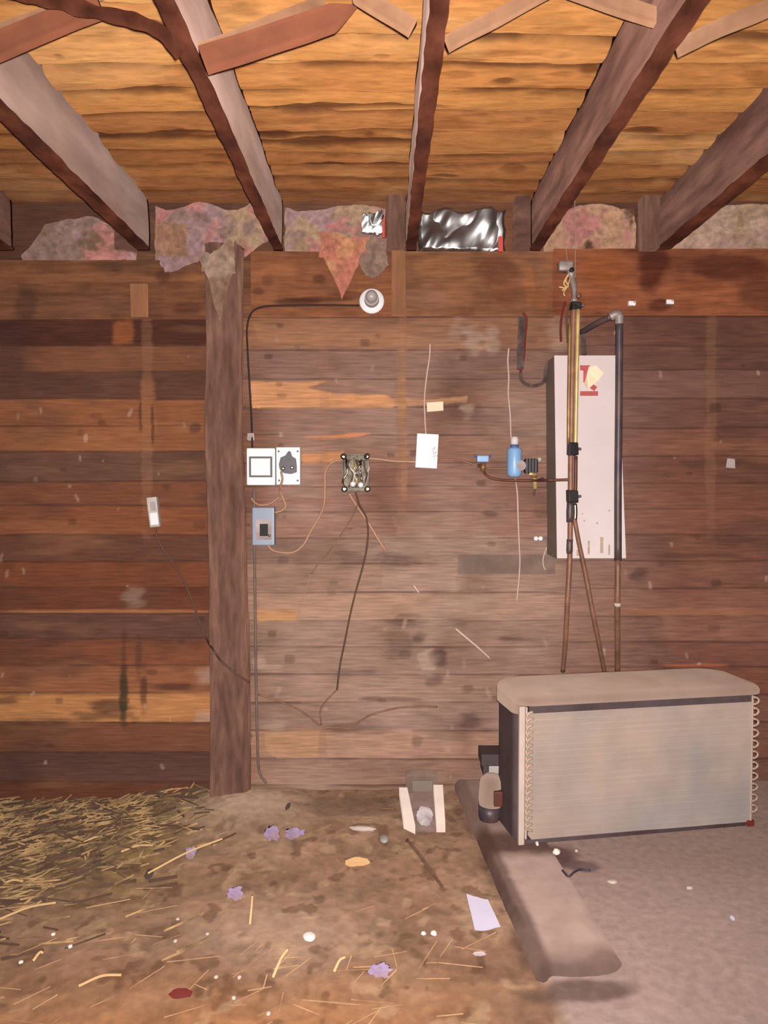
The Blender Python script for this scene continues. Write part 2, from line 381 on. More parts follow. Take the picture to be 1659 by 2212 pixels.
    # dark stains and knots
    for cx, cy, rx, ry, a in ((240,1525,38,14,.75),(268,1500,9,62,.75),(312,1490,8,40,.7),(370,1482,40,8,.75),(22,1512,26,9,.6),(300,1420,7,40,.45),(268,1405,6,50,.4),
                              (422,925,10,9,.6),(210,900,12,9,.35),(175,935,9,7,.35),(360,1052,9,8,.45),(310,1385,240,6,.25),(225,1545,60,10,.6),(150,830,80,22,.35),(120,1555,70,6,.5),
                              (945,1420,16,18,.7),(905,1378,14,12,.6),(935,1470,18,12,.5),(1015,1555,22,16,.45),(1010,1485,12,9,.45),(840,1510,60,5,.5),(760,1450,50,5,.4),
                              (850,1210,50,16,.5),(760,1210,30,22,.35),(1380,1240,22,14,.6),(1110,1380,40,6,.6),(880,1340,40,14,.4),(860,1390,30,30,.35),(1060,1110,18,8,.5),
                              (1480,700,180,30,.35),(1560,1170,60,12,.35),(1500,1200,90,4,.5),(1590,940,50,16,.3),(20,760,30,60,.4),(30,1650,60,60,.3),(1560,1000,80,6,.35),
                              (780,1575,70,12,.3),(900,1600,12,12,.4),(1170,1110,20,10,.35),(1480,1495,120,8,.3),(840,1660,90,14,.25)):
        patch(cx, cy, rx, ry, (66,42,38), a*.9, seed=int(cx)%17, sharp=.4, nz_=.6, pw=2.4)
    patch(268,1500,7,50,(52,56,40),.6,seed=5)
    # ghost lines where studs stood
    for cx, a in ((868,.55),(318,.35),(1535,.3),(700,.3),(1250,.2)):
        patch(cx, 900, 11, 250, (158,112,84), a*.8, nz_=.5, seed=int(cx)%13)
    patch(868,860,9,60,(180,132,92),.5,seed=5)
    patch(320,880,16,60,(150,98,66),.7,seed=5); patch(304,900,3,30,(70,40,32),.6,seed=6); patch(330,920,3,40,(70,40,32),.6,seed=6)
    patch(1250,1540,140,200,(150,112,96),.4,seed=4,sharp=.8,nz_=1)
    # grey smears, drips of plaster and dirt dauber nests
    for cx, cy, rx, ry, a in ((450,1460,26,22,.5),(440,1545,20,14,.5),(970,1240,30,30,.4),(925,1430,22,40,.45),(1000,1300,60,22,.4),(930,1340,40,30,.35),(950,1180,120,30,.4),(1010,885,12,16,.5),
                              (580,1440,26,8,.6),(595,1570,24,12,.5),(560,1430,10,12,.5),(980,1270,14,8,.4),(290,1290,20,18,.35),(1020,735,18,28,.6),(1062,735,12,26,.5),(985,720,14,26,.35),(1210,720,24,30,.4)):
        patch(cx, cy, rx, ry, (180,152,134), a, seed=int(cx)%11, sharp=.6, nz_=1.0, pw=2)
    # light flecks
    rs = np.random.RandomState(5)
    for i in range(80):
        cx = rs.uniform(0, 1659); cy = rs.uniform(700, 1680); r = rs.uniform(1.5, 4.5)
        patch(cx, cy, r, r*rs.uniform(.6, 3.), (186,156,138), rs.uniform(.2, .6), rot=rs.uniform(-.5,.5), nz_=.1, seed=i % 9)
    for i in range(60):
        cx = rs.uniform(0, 1659); cy = rs.uniform(700, 1680); r = rs.uniform(4, 13)
        patch(cx, cy, r, r*rs.uniform(.4, .9), (66,42,36), rs.uniform(.2, .5), nz_=.3, seed=i % 9)
    C *= (1+.10*fbm(X*14, Z*30, 27, 3)+.08*fbm(X*1.1, Z*1.3, 28))[..., None]
    Yd += .003*n2+.0015*n1
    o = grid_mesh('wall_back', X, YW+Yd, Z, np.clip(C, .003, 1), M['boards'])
    return struct(o)
build_wall()

def plain(name, lo, hi, m):
    return struct(obj(name, B(lo, hi), m, origin=(0,0,0)))
plain('wall_left', (X0-.06, -1.2, -.1), (X0-.002, YW+.05, 2.75), M['wallplain'])
plain('wall_right', (X1+.002, -1.2, -.1), (X1+.06, YW+.05, 2.75), M['wallplain'])

# ------------------------------------------------------------------ floor
PAD_X = lambda y: .318 + (YW-y)*.075          # left edge of the raised concrete strip
PADT = .035
def straw_h(x, y): return 0
def build_floor():
    nx, ny = 900, 640
    xs = np.linspace(X0, X1, nx); ys = np.linspace(-1.2, YW+.03, 300)
    ys = np.concatenate([np.linspace(-1.2, 1.4, 40), np.linspace(1.41, YW+.03, ny)])
    X, Y = np.meshgrid(xs, ys)
    n1 = fbm(X*2, Y*2, 101); n2 = fbm(X*7, Y*7, 102); n3 = fbm(X*25, Y*25, 103, 3)
    Z = .012*n1+.007*n2+.004*n3-.012
    # mound of loose fill at the foot of the post
    mc = Gp(530, 1760); d = np.sqrt(((X-mc.x)/.36)**2+((Y-(mc.y+.06))/.30)**2)
    mound = (1-ss(.0, 1.15, d+.22*n2))
    Z += .055*mound
    Z -= .085*(1-ss(-1.25, -.85, X))*ss(3.0, 3.55, Y)
    right = ss(0, .05, X-(.318+(YW-Y)*.075))
    Z = np.where(right > 0, Z*(1-right)+right*(.012+.003*n1+.0012*n2), Z)
    Z += .018*ss(.20, .27, X-(.322+(YW-Y)*.075))*ss(1.95, 2.3, Y)
    C = np.zeros(X.shape+(3,)); C[:] = L3((182,140,112))
    C = mixc(C, (158,118,92), ss(.0, .5, n1)*.6); C = mixc(C, (200,160,130), ss(.05, .5, fbm(X*3+5, Y*3, 106))*.6)
    C = mixc(C, (196,132,84), .75*(1-ss(1.9, 2.4, Y))*(1-ss(.0,.45,X)))
    C = mixc(C, (204,166,140), .6*(1-ss(.3, 1.0, np.sqrt(((X+.35)/.45)**2+((Y-2.45)/.3)**2)+.3*n2)))
    lf = (1-ss(-.95, -.6, X+.12*n2))*ss(2.35, 2.9, Y+.2*n1)
    C = mixc(C, (150,120,82), .75*lf); C = mixc(C, (100,76,58), .55*lf*ss(0, .4, n2))
    C = mixc(C, (140,104,86), .4*(1-ss(-1.5,-.8, X)))
    C = mixc(C, (208,172,144), .85*mound)
    C *= (1+.24*n2+.26*n3)[..., None]
    C = mixc(C, (120,84,62), .55*ss(.25, .5, fbm(X*18, Y*14, 111, 3))); C = mixc(C, (226,184,144), .45*ss(.3, .55, fbm(X*15+4, Y*12, 112, 3)))
    C = mixc(C, (196,160,104), .5*lf*ss(.1, .4, fbm(X*9+3, Y*22+X*8, 113, 3))); C = mixc(C, (110,100,74), .5*lf*ss(.2, .45, fbm(X*7, Y*12, 114, 3)))
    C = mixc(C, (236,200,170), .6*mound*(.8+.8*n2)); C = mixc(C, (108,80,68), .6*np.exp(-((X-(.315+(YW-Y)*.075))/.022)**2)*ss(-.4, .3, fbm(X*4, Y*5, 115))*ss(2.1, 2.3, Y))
    CR = np.zeros_like(C); CR[:] = L3((196,164,152)); CR *= (1+.09*n1+.07*n2+.03*n3)[..., None]
    CR = mixc(CR, (168,136,124), .6*ss(2.45, 2.85, Y+.1*n1))
    CR = mixc(CR, (180,162,150), .35*(1-ss(1.8, 2.1, Y)))
    C = C*(1-right[..., None])+CR*right[..., None]
    def spot(px, py, rx, ry, col, a, nz_=.35):
        g = Gp(px, py); nonlocal C
        d = np.sqrt(((X-g.x)/rx)**2+((Y-g.y)/ry)**2)+nz_*n2
        C = mixc(C, col, a*(1-ss(.6, 1.15, d)))
    spot(1170, 1868, .14, .12, (96,68,62), .85); spot(1260, 1890, .07, .05, (100,76,80), .6)
    spot(1240, 2150, .18, .05, (112,86,76), .75)
    spot(1110, 1800, .09, .22, (112,84,74), .6)
    spot(780, 1740, .3, .12, (138,108,92), .5); spot(600, 2000, .2, .1, (204,166,140), .4)
    o = grid_mesh('floor', X, Y, Z, np.clip(C*.47, .003, 1), M['dirt'])
    return struct(o)
build_floor()

# raised dusty concrete strip running out from the wall
def build_pad():
    ya, yb = 2.17, YW-.005; wdt = .255
    ny, nx = 300, 80
    ys = np.linspace(ya, yb, ny); t = np.linspace(0, 1, nx)
    TT, Y = np.meshgrid(t, ys)
    left = .322+(YW-Y)*.075
    X = left+TT*wdt
    n2 = fbm(X*9, Y*9, 131); n3 = fbm(X*30, Y*30, 132, 3)
    Zt = PADT+.0015*n2
    # rounded worn edges
    e = np.minimum(TT/.10, 1); Zt = Zt-(1-e)**2*.03-(1-ss(0, .05, Y-ya+.015*n2))*.028
    e2 = np.minimum((1-TT)/.12, 1); Zt -= (1-e2)**2*.012
    C0 = ss(.75, 1, TT+.1*n2)
    C = np.zeros(X.shape+(3,)); C[:] = L3((208,174,160)); C *= (1+.05*n2+.04*n3)[..., None]
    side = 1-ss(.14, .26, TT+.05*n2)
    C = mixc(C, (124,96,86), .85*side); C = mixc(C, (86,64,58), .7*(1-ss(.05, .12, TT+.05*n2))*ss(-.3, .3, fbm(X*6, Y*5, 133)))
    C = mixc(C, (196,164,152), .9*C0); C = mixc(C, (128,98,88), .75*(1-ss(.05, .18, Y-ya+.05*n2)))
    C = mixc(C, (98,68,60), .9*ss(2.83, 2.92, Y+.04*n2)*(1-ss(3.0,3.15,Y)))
    C = mixc(C, (150,118,106), .7*ss(3.05, 3.15, Y))
    bot = np.full_like(Zt, -.03)
    Xa = np.concatenate([X[:, :1], X, X[:, -1:]], 1); Ya = np.concatenate([Y[:, :1], Y, Y[:, -1:]], 1)
    Za = np.concatenate([bot[:, :1], Zt, bot[:, -1:]], 1); Ca = np.concatenate([C[:, :1], C, C[:, -1:]], 1)
    Xa = np.concatenate([Xa[:1], Xa, Xa[-1:]]); Ya = np.concatenate([Ya[:1], Ya, Ya[-1:]]); Ca = np.concatenate([Ca[:1], Ca, Ca[-1:]])
    Za = np.concatenate([np.full_like(Za[:1], -.03), Za, np.full_like(Za[:1], -.03)])
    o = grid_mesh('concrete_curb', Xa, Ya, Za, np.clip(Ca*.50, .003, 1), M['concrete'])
    tag(o, 'low dusty concrete curb running from the wall past the paper sheet', 'curb')
build_pad()

# ------------------------------------------------------------------ ceiling slabs
ZJ = Wp(800, 545).z; ZC = Wp(800, 432).z
def build_ceiling():
    nx, ny = 700, 640
    xs = np.linspace(X0, X1, nx); ys = np.linspace(-1.2, YW+.04, ny); ys = np.concatenate([np.linspace(-1.2, 1.4, 30), np.linspace(1.405, YW+.04, ny)])
    X, Y = np.meshgrid(xs, ys)
    n1 = fbm(X*1.5, Y*6, 201); n2 = fbm(X*5, Y*16, 202); n3 = fbm(X*2.5, Y*3, 203)
    C = np.zeros(X.shape+(3,)); Z = np.zeros_like(X)
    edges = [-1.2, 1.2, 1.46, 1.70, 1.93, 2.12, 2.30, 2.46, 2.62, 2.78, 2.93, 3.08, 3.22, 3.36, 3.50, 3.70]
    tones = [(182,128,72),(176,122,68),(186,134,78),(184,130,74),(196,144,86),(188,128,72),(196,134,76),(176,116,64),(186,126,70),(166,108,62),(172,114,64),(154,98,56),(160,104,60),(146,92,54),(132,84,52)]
    for k in range(len(edges)-1):
        w0 = fbm(X*1.6+k*5, Y*0+k, 210+k)*.045+fbm(X*6+k*5, Y*0+k, 240+k)*.014; w1 = fbm(X*1.6+(k+1)*5, Y*0+k+1, 211+k)*.045+fbm(X*6+(k+1)*5, Y*0+k+1, 241+k)*.014
        d0 = Y-(edges[k]+w0); d1 = (edges[k+1]+w1)-Y
        ins = (d0 >= 0) & (d1 >= 0)
        C[ins] = L3(tones[k])
        e = np.minimum(d0, d1); g = np.exp(-(np.maximum(e, 0)/.012)**2)
        gs = .35+.65*ss(-.3, .3, fbm(X*1.3+k*2, Y*2, 233)); Z = np.where(ins, Z+.022*g*gs-.010*np.clip(e/.06, 0, 1)*gs-.002*((k*5) % 3), Z)
        C = mixc(C, (80,44,24), np.where(ins, g*.85*ss(-.25, .4, fbm(X*2.2+k, Y*3, 230)), 0))
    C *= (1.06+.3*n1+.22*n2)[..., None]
    C = mixc(C, (120,68,32), .5*ss(.15, .5, n2)); C = mixc(C, (222,170,112), .35*ss(.1, .5, n3))
    rs = np.random.RandomState(9)
    for i in range(34):
        cx = rs.uniform(-1.7, 1.7); cy = rs.uniform(1.6, 3.5); r = rs.uniform(.012, .035)
        d = np.sqrt(((X-cx)/(r*rs.uniform(1, 3)))**2+((Y-cy)/r)**2)+.9*n2
        a = (1-ss(.5, 1.2, d)); C = mixc(C, (84,42,22), a*rs.uniform(.3, .8)); Z += .006*a
    # a dark split running across two bays
    for (xa, xb, yc) in ((-.55, .15, 2.72), (-1.5, -.6, 2.60), (.3, 1.3, 2.30), (-1.0,-.5,2.92), (-.5,.1,2.98), (.3,.9,2.60), (-.3,.2,3.2)):
        d = np.abs(Y-(yc+.02*fbm(X*3, Y*0, 260)))/(.016+.05*np.clip(fbm(X*4, Y*0+3, 261), 0, 1))
        a = (1-ss(.5, 1.4, d))*ss(xa-.1, xa, X)*(1-ss(xb, xb+.1, X)); C = mixc(C, (76,40,24), .8*a); Z += .012*a
    Z += .004*n1+.003*n2
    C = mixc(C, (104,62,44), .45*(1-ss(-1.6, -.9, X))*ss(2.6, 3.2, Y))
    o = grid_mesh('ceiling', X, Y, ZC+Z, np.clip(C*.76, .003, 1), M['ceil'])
    struct(o)
build_ceiling()

# ------------------------------------------------------------------ joists
def lbox(bm, p0, p1, wx, hz, nseg=40, amp=.004, sc=6, seed=0, upz=None):
    """timber from p0 to p1 (centre line), width across, height up, with an uneven hewn surface"""
    p0 = Vector(p0); p1 = Vector(p1); t = (p1-p0).normalized()
    up = Vector(upz) if upz else Vector((0,0,1)); side = t.cross(up).normalized(); up = side.cross(t).normalized()
    prof = []
    n = 4
    for a, b in (((-1,-1),(1,-1)),((1,-1),(1,1)),((1,1),(-1,1)),((-1,1),(-1,-1))):
        for k in range(n): prof.append((a[0]+(b[0]-a[0])*k/n, a[1]+(b[1]-a[1])*k/n))
    rings = []
    for i in range(nseg+1):
        c = p0.lerp(p1, i/nseg); rg = []
        for u, v in prof:
            rd = 1-.10*(abs(u) > .9 and abs(v) > .9)
            q = c+side*u*wx/2*rd+up*v*hz/2*(1-.02*(rd < 1))
            q += mnoise.noise_vector(q*sc+Vector((seed*9.1, 0, 0)))*amp
            rg.append(bm.verts.new(q))
        rings.append(rg)
    m = len(prof)
    for a, b in zip(rings, rings[1:]):
        for k in range(m): bm.faces.new((a[k], a[(k+1)%m], b[(k+1)%m], b[k]))
    bm.faces.new(rings[0][::-1]); bm.faces.new(rings[-1])
    return bm
YN = .55
jd = [(-8, 34, M['joist_brown'], .03, 'dark floor joist end at the far left above the wall, mostly out of frame'),
      (300, 327, M['joist'], .03, 'wide grey floor joist overhead, leftmost of those running to the camera'),
      (592, 612, M['joist'], .03, 'pale grey joist whose dark lower edge meets the wall above the post'),
      (877, 898, M['joist'], .028, 'narrow overhead joist running straight at the camera above the white lamp holder'),
      (1143, 1166, M['joist_brown'], .03, 'brown scarred floor joist crossing above the white panel'),
      (1416, 1442, M['joist_brown'], .034, 'dark rounded joist at the upper right, rightmost in the ceiling')]
JX = []
for i, (a, b, m, dark_wood, lab) in enumerate(jd):
    xa, xb = Wp(a, 545).x, Wp(b, 545).x; xc = (xa+xb)/2; wd = xb-xa; JX.append((xa, xb))
    t = thing('joist', lab, 'joist', (xc, YW-.03, ZJ), 'floor joists')
    hgt = ZC-ZJ+.0
    obj('timber', lbox(bmesh.new(), (xc, YN, ZJ+.012+hgt/2), (xc, YW-.018, ZJ+.012+hgt/2), wd, hgt, 90, .006, 5, i), m, t, smooth=True)
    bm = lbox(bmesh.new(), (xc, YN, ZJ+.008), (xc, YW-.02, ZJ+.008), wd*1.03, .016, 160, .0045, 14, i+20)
    obj('lower_strip', bm, M['dark_wood'], t, smooth=True)['label'] = 'dark strip along the lower edge'  # separate dark strip along the underside of each joist
# cross struts between joists (herringbone bridging)
def strut(p0, p1, wx, hz, m, lab, seed):
    o = obj('bridging_strut', lbox(bmesh.new(), p0, p1, wx, hz, 16, .003, 8, seed), m, smooth=True)
    tag(o, lab, 'strut', 'cross bridging between the joists')
YB = 1.92
def s2(a, b, ya, yb, wx, hz, m, lab, seed): strut(Wp(a[0], a[1], ya), Wp(b[0], b[1], yb), wx, hz, m, lab, seed)
s2((-60,124), (215,12), 1.98, 1.98, .04, .052, M['strut_red'], 'dark red diagonal strut in the upper left corner of the ceiling', 1)
s2((-60,85), (225,-14), 2.05, 2.05, .025, .018, M['strut'], 'pale thin strip above the dark red strut in the upper left corner', 8)  # pale upper band of the red strut, built separately
def taper():
    a, b = Wp(440,133,1.92), Wp(772,24,1.98)
    bm = lbox(bmesh.new(), a, b, .05, .052, 30, .003, 8, 3); d = (b-a).normalized()
    for v in bm.verts:
        t_ = (v.co-a).dot(d)/(b-a).length
        if t_ > .84: q_ = a+d*(v.co-a).dot(d)+Vector((0,0,.014)); v.co = v.co.lerp(q_, min(1, (t_-.84)/.16)*.9)
    return tag(obj('bridging_strut', bm, M['strut_red'], smooth=True), 'short reddish diagonal strut ending in a pointed cut, between second and third joist', 'strut', 'cross bridging between the joists')
taper()
s2((432,112), (700,8), 1.97, 2.01, .03, .03, M['strut'], 'pale strip added as the lit upper face of the short reddish strut', 9)  # lit upper face of the strut, put in as a paler strip
s2((892,62), (770,-12), 1.9, 1.9, .03, .036, M['strut'], 'pale strut at the top edge just left of the narrow middle joist', 4)
s2((965,98), (1240,-50), 1.92, 1.92, .03, .030, M['strut'], 'pale strut rising right from the narrow middle joist', 5)
s2((1424,42), (1180,-42), 1.95, 1.95, .03, .038, M['strut'], 'pale orange strut rising left from the brown scarred joist', 6)
s2((1462,104), (1760,-26), 1.95, 1.98, .03, .036, M['strut'], 'pale strut with a dark underside rising right in the upper right corner', 7)
# dark curved root-like piece joining the second joist
bm = T([Wp(15,-22,1.9), Wp(120,4,1.9), Wp(215,28,1.9), Wp(300,48,1.9), Wp(360,78,1.905), Wp(392,118,1.93)], .018, seg=10, n=10, wob=.35)
tag(obj('bent_branch', bm, M['dark_wood'], smooth=True), 'dark bent branch meeting the second joist near the top left', 'branch')
# short blocks nailed beside the joists at the wall
for (a, b, y0, y1, m, lab) in ((836,872,432,548,M['post'],'short upright block against the wall left of the narrow middle joist'),
                               (1106,1140,436,546,M['joist_brown'],'short upright block left of the brown joist beside the foil'),
                               (1374,1412,434,548,M['post'],'short upright block left of the rightmost joist')):
    p, q = Wp(a, y1), Wp(b, y0)
    o = obj('nailing_block', rough(B((p.x, YW-.085, p.z), (q.x, YW-.012, q.z-.004), .004), .003, 20), m)
    tag(o, lab, 'block', 'blocks at the joist ends')
p, q = Wp(268,548), Wp(300,400)
tag(obj('nailing_block', rough(B((p.x-.02, YW-.07, p.z), (q.x-.006, YW-.012, q.z), .004), .003, 20), M['joist_brown']), 'short upright block left of the wide grey joist end', 'block', 'blocks at the joist ends')

# ------------------------------------------------------------------ rim beams
def beam(name, a, b, y0, y1, th, tones, lab, seed, streaks=()):
    p, q = Wp(a, y1), Wp(b, y0)
    nx, nz = 300, 60
    xs = np.linspace(p.x, q.x, nx); zs = np.linspace(p.z, q.z, nz); X, Z = np.meshgrid(xs, zs)
    n1 = fbm(X*3, Z*26, 300+seed); n2 = fbm(X*7, Z*9, 310+seed); n3 = fbm(X*1.7, Z*5, 320+seed)
    C = np.zeros(X.shape+(3,)); C[:] = L3(tones[0]); C = mixc(C, tones[1], ss(-.1, .4, n3)*.75); C *= (1+.22*n1+.26*n2+.16*fbm(X*22, Z*22, 340+seed))[..., None]
    for (cx, cy, rx, ry, col, al) in streaks:
        c = Wp(cx, cy); k = 1/480
        d = np.sqrt(((X-c.x)/(rx*k))**2+((Z-c.z)/(ry*k))**2)+.45*n2
        C = mixc(C, col, al*(1-ss(.55, 1.15, d)))
    yy = np.full_like(X, YW-th)+.004*n2+.002*n1
    z = lambda A, f, l: np.concatenate([f(A), A, l(A)])
    Xa = np.concatenate([X[:1], X, X[-1:]]); Za = np.concatenate([Z[:1], Z, Z[-1:]]); Ya = np.concatenate([yy[:1]*0+YW-.003, yy, yy[-1:]*0+YW-.003]); Ca = np.concatenate([C[:1], C, C[-1:]])
    Xa = np.concatenate([Xa[:, :1], Xa, Xa[:, -1:]], 1); Za = np.concatenate([Za[:, :1], Za, Za[:, -1:]], 1)
    Ya = np.concatenate([np.full((nz+2, 1), YW-.003), Ya, np.full((nz+2, 1), YW-.003)], 1); Ca = np.concatenate([Ca[:, :1], Ca, Ca[:, -1:]], 1)
    o = grid_mesh(name, Xa, Ya, Za, np.clip(Ca, .003, 1), M['beam'])
    tag(o, lab, 'beam'); return o
D = (66,34,28)
beam('header_beam', -190, 462, 566, 690, .03, [(118,76,52),(104,70,54)], 'weathered wide header board at the upper left, left of the post', 1,
     [(60,655,30,40,(78,52,42),.6),(230,605,200,10,(150,98,66),.5),(150,640,150,6,(86,52,40),.5),(410,670,40,16,(84,48,40),.6),(425,605,40,14,(160,104,62),.6),(355,600,20,20,D,.5)])
beam('header_beam', 545, 846, 548, 685, .034, [(136,86,58),(122,76,54)], 'brown header board behind the white lamp holder', 2,
     [(600,585,60,20,(160,102,66),.6),(690,605,18,12,D,.5),(560,632,18,12,D,.5),(640,655,60,9,D,.6),(760,640,50,10,D,.5),(700,650,100,6,D,.5),(620,675,60,8,(150,96,66),.5),(580,610,20,20,(86,50,38),.4)])
beam('header_beam', 877, 1190, 548, 683, .034, [(138,92,64),(128,84,64)], 'brown header board right of the short batten, beneath the foil', 3,
     [(960,580,60,22,(160,108,72),.6),(1080,590,40,34,(110,62,42),.6),(1140,620,14,50,(160,96,58),.5),(1100,640,40,30,(120,68,44),.6),(1170,650,20,30,(160,92,56),.4),(930,650,60,24,(150,108,84),.5)])
beam('header_beam', 1192, 1850, 542, 682, .034, [(142,84,56),(108,58,42)], 'dark red-stained header board at the upper right', 4,
     [(1300,590,70,40,(150,84,44),.7),(1400,590,40,60,(76,34,26),.8),(1500,620,60,20,(128,72,44),.6),(1560,580,90,34,(78,38,30),.7),(1420,660,30,18,(74,32,28),.7),(1230,600,14,30,(116,70,46),.4),(1640,640,60,40,(90,48,38),.6),(1550,660,90,8,(140,84,54),.6)])
# battens
for (a, b, y0, y1, th, lab) in ((846,876,548,684,.05,'short pale upright batten between the two middle header boards'),
                               (289,324,618,688,.045,'short pale upright batten on the left header board')):
    p, q = Wp(a, y1), Wp(b, y0)
    tag(obj('batten', rough(B((p.x, YW-th, p.z), (q.x, YW-.028 if a < 300 else YW-.004, q.z), .003), .002, 20), M['batten']), lab, 'batten')

# ------------------------------------------------------------------ post
def build_post():
    xa = Wp(462, 1100).x; xb = Wp(541, 1100).x; xc = (xa+xb)/2; r = (xb-xa)/2
    bm = bmesh.new(); nz_ = 150; seg = 40; rings = []
    z0, z1 = -.03, ZJ-.004
    for i in range(nz_+1):
        z = z0+(z1-z0)*i/nz_; f = i/nz_; rg = []
        rr = r*(.98+.07*(1-f)**3)
        cx = xc+.006*math.sin(z*3)-.012*f
        for k in range(seg):
            a = 2*math.pi*k/seg
            # squared-off hewn log
            e = 1/(abs(math.cos(a))**5+abs(math.sin(a))**5)**.2
            q = Vector((cx+math.cos(a)*rr*e*.97, YW-.012-.075+math.sin(a)*.072*e, z))
            q += mnoise.noise_vector(Vector((q.x*9, q.y*9, z*2.2)))*.010+mnoise.noise_vector(Vector((q.x*40, q.y*40, z*9)))*.003
            q.y = min(q.y, YW-.012)
            rg.append(bm.verts.new(q))
        rings.append(rg)
    for a, b in zip(rings, rings[1:]):
        for k in range(seg): bm.faces.new((a[k], a[(k+1)%seg], b[(k+1)%seg], b[k]))
    bm.faces.new(rings[0][::-1]); bm.faces.new(rings[-1])
    tag(obj('post', bm, M['post'], smooth=True), 'rough hewn upright wooden post against the wall', 'post')
build_post()

# ------------------------------------------------------------------ insulation
def batt(name, outline_top, outline_bot, x0, x1, cols, lab, seed, th=.05, m=None, y=YW, crump=1.0, cat='insulation', nx=110, nz=50, metal=False):
    """lumpy pad stapled to the wall; top/bottom are functions or numbers in wall units"""
    ft = outline_top if callable(outline_top) else (lambda t: outline_top)
    fb = outline_bot if callable(outline_bot) else (lambda t: outline_bot)
    X = np.zeros((nz, nx)); Z = np.zeros((nz, nx)); U, V = np.meshgrid(np.linspace(0, 1, nx), np.linspace(0, 1, nz))
    for i in range(nx):
        t = i/(nx-1); px = x0+(x1-x0)*t; a = Wp(px, fb(t)); b = Wp(px, ft(t))
        X[:, i] = a.x; Z[:, i] = a.z+(b.z-a.z)*V[:, i]
    n1 = fbm(X*9+seed, Z*9, 400+seed); n2 = fbm(X*26+seed, Z*26, 410+seed, 3); n3 = fbm(X*5+seed*2, Z*7, 420+seed)
    X = X+.010*fbm(U*6, V*4, 430+seed)*1; Z = Z+.012*fbm(U*8, V*3, 440+seed)
    edge = np.minimum(np.minimum(U, 1-U)*nx/nz*.9, np.minimum(V, 1-V)); dome = np.sqrt(np.clip(edge/.22, 0, 1))
    rid = 1-np.abs(n1)*2.2
    Yb = y-dome*(th*(.75+.35*n3)+.018*crump*rid+.007*crump*n2)
    if m is M['foil']:
        sk = fbm((X*.9-Z*.5)*17+seed, (Z+X*.5)*7, 470+seed, 2); bg = fbm(X*9+seed, Z*9, 475+seed, 1)
        Yb = y-np.sqrt(np.clip(edge/.08, 0, 1))*(th*.5+.012*crump*np.abs(sk)+.014*bg)
    Yb = np.where(edge <= 0, y+.001, Yb)
    C = np.zeros(X.shape+(3,)); C[:] = L3(cols[0])
    if len(cols) > 1: C = mixc(C, cols[1], ss(-.15, .25, n3))
    if len(cols) > 2: C = mixc(C, cols[2], ss(.0, .35, fbm(X*12+3, Z*10, 450+seed)))
    if len(cols) > 3: C = mixc(C, cols[3], ss(.15, .4, fbm(X*10+9, Z*14, 460+seed)))
    C *= (1+.18*n2)[..., None]
    o = grid_mesh(name, X, Yb, Z, np.clip(C, .003, 1), m or M['fibre'], smooth=True)
    return tag(o, lab, cat)
PK = (176,120,112); TN = (166,136,110); GY = (140,112,102); LI = (158,126,124); DK = (100,70,56)
batt('insulation_batt', lambda t: 556-78*min(1, t/.22)+10*math.sin(t*9), lambda t: 572-8*t, 48, 296, [GY, PK, LI, (128,100,82)], 'pink and grey insulation sagging in the leftmost ceiling bay', 1)
batt('insulation_batt', lambda t: 446+8*math.sin(t*12), lambda t: 592+12*math.sin(t*11)-(14*t if t < .7 else 62*t), 334, 588, [LI, TN, PK, GY], 'lilac and tan insulation stuffed left of the joist over the post', 2)
batt('insulation_batt', lambda t: 448+6*math.sin(t*7), 548, 616, 832, [TN, GY, LI, PK], 'tan insulation above the lamp holder board', 3)
batt('insulation_batt', lambda t: 446+6*math.sin(t*9), lambda t: 545, 1172, 1372, [(180,140,112), LI, PK, DK], 'rosy tan insulation above the pipes, right of the brown joist', 5)
batt('insulation_batt', lambda t: 440, lambda t: 540, 1446, 1800, [(182,152,132), (168,136,122), TN], 'pale tan insulation in the far right ceiling bay', 6)
# hanging piece
batt('insulation_scrap', lambda t: 505+10*t, lambda t: 560+max(0, 88-abs(t-.45)*230), 690, 800, [(176,112,92), (166,110,98), (186,134,98)], 'torn orange-pink scrap of insulation hanging over the lamp holder', 7, th=.045, y=YW-.034)
batt('insulation_scrap', 520, lambda t: 575+30*math.sin(t*3.1), 776, 836, [(140,112,98), (156,120,100)], 'grey-tan scrap of insulation hanging just above the lamp holder', 8, th=.03, y=YW-.036)
batt('insulation_scrap', lambda t: 562-14*t+10*math.sin(t*5), lambda t: 690-150*abs(t-.55)-20*math.sin(t*9), 452, 522, [(140,110,92), (122,90,76), (156,130,112)], 'grey tuft of insulation draped over the top of the post', 9, th=.006, y=YW-.162, crump=.5)
batt('insulation_scrap', lambda t: 488+14*abs(t-.5), 562, 344, 412, [(168,130,100), (150,112,90)], 'tan paper-faced flap hanging right of the wide grey joist', 10, th=.012, y=YW-.06)
batt('foil_sheet', lambda t: 452+4*math.sin(t*15), lambda t: 546, 902, 1092, [(210,210,215)], 'crumpled shiny silver foil sheet right of the narrow middle joist', 11, th=.035, m=M['foil'], crump=1.5, cat='foil', nx=150, nz=80)
batt('foil_scrap', lambda t: 474-8*t, 516, 782, 828, [(210,210,215)], 'small shiny foil scrap left of the narrow middle joist', 12, th=.02, m=M['foil'], y=YW-.055, crump=2.6, cat='foil')
for (a, b, lab) in (((826,474),(831,514),'red tape strip at the edge of the small foil scrap'), ((1076,512),(1086,545),'red tape strip at the right edge of the crumpled foil')):
    p, q = Wp(a[0], b[1], YW-.09), Wp(b[0], a[1], YW-.09)
    tag(obj('tape_strip', rough(B((p.x, YW-.1, p.z), (q.x, YW-.084, q.z), .001), .002, 30), M['redtape']), lab, 'tape')

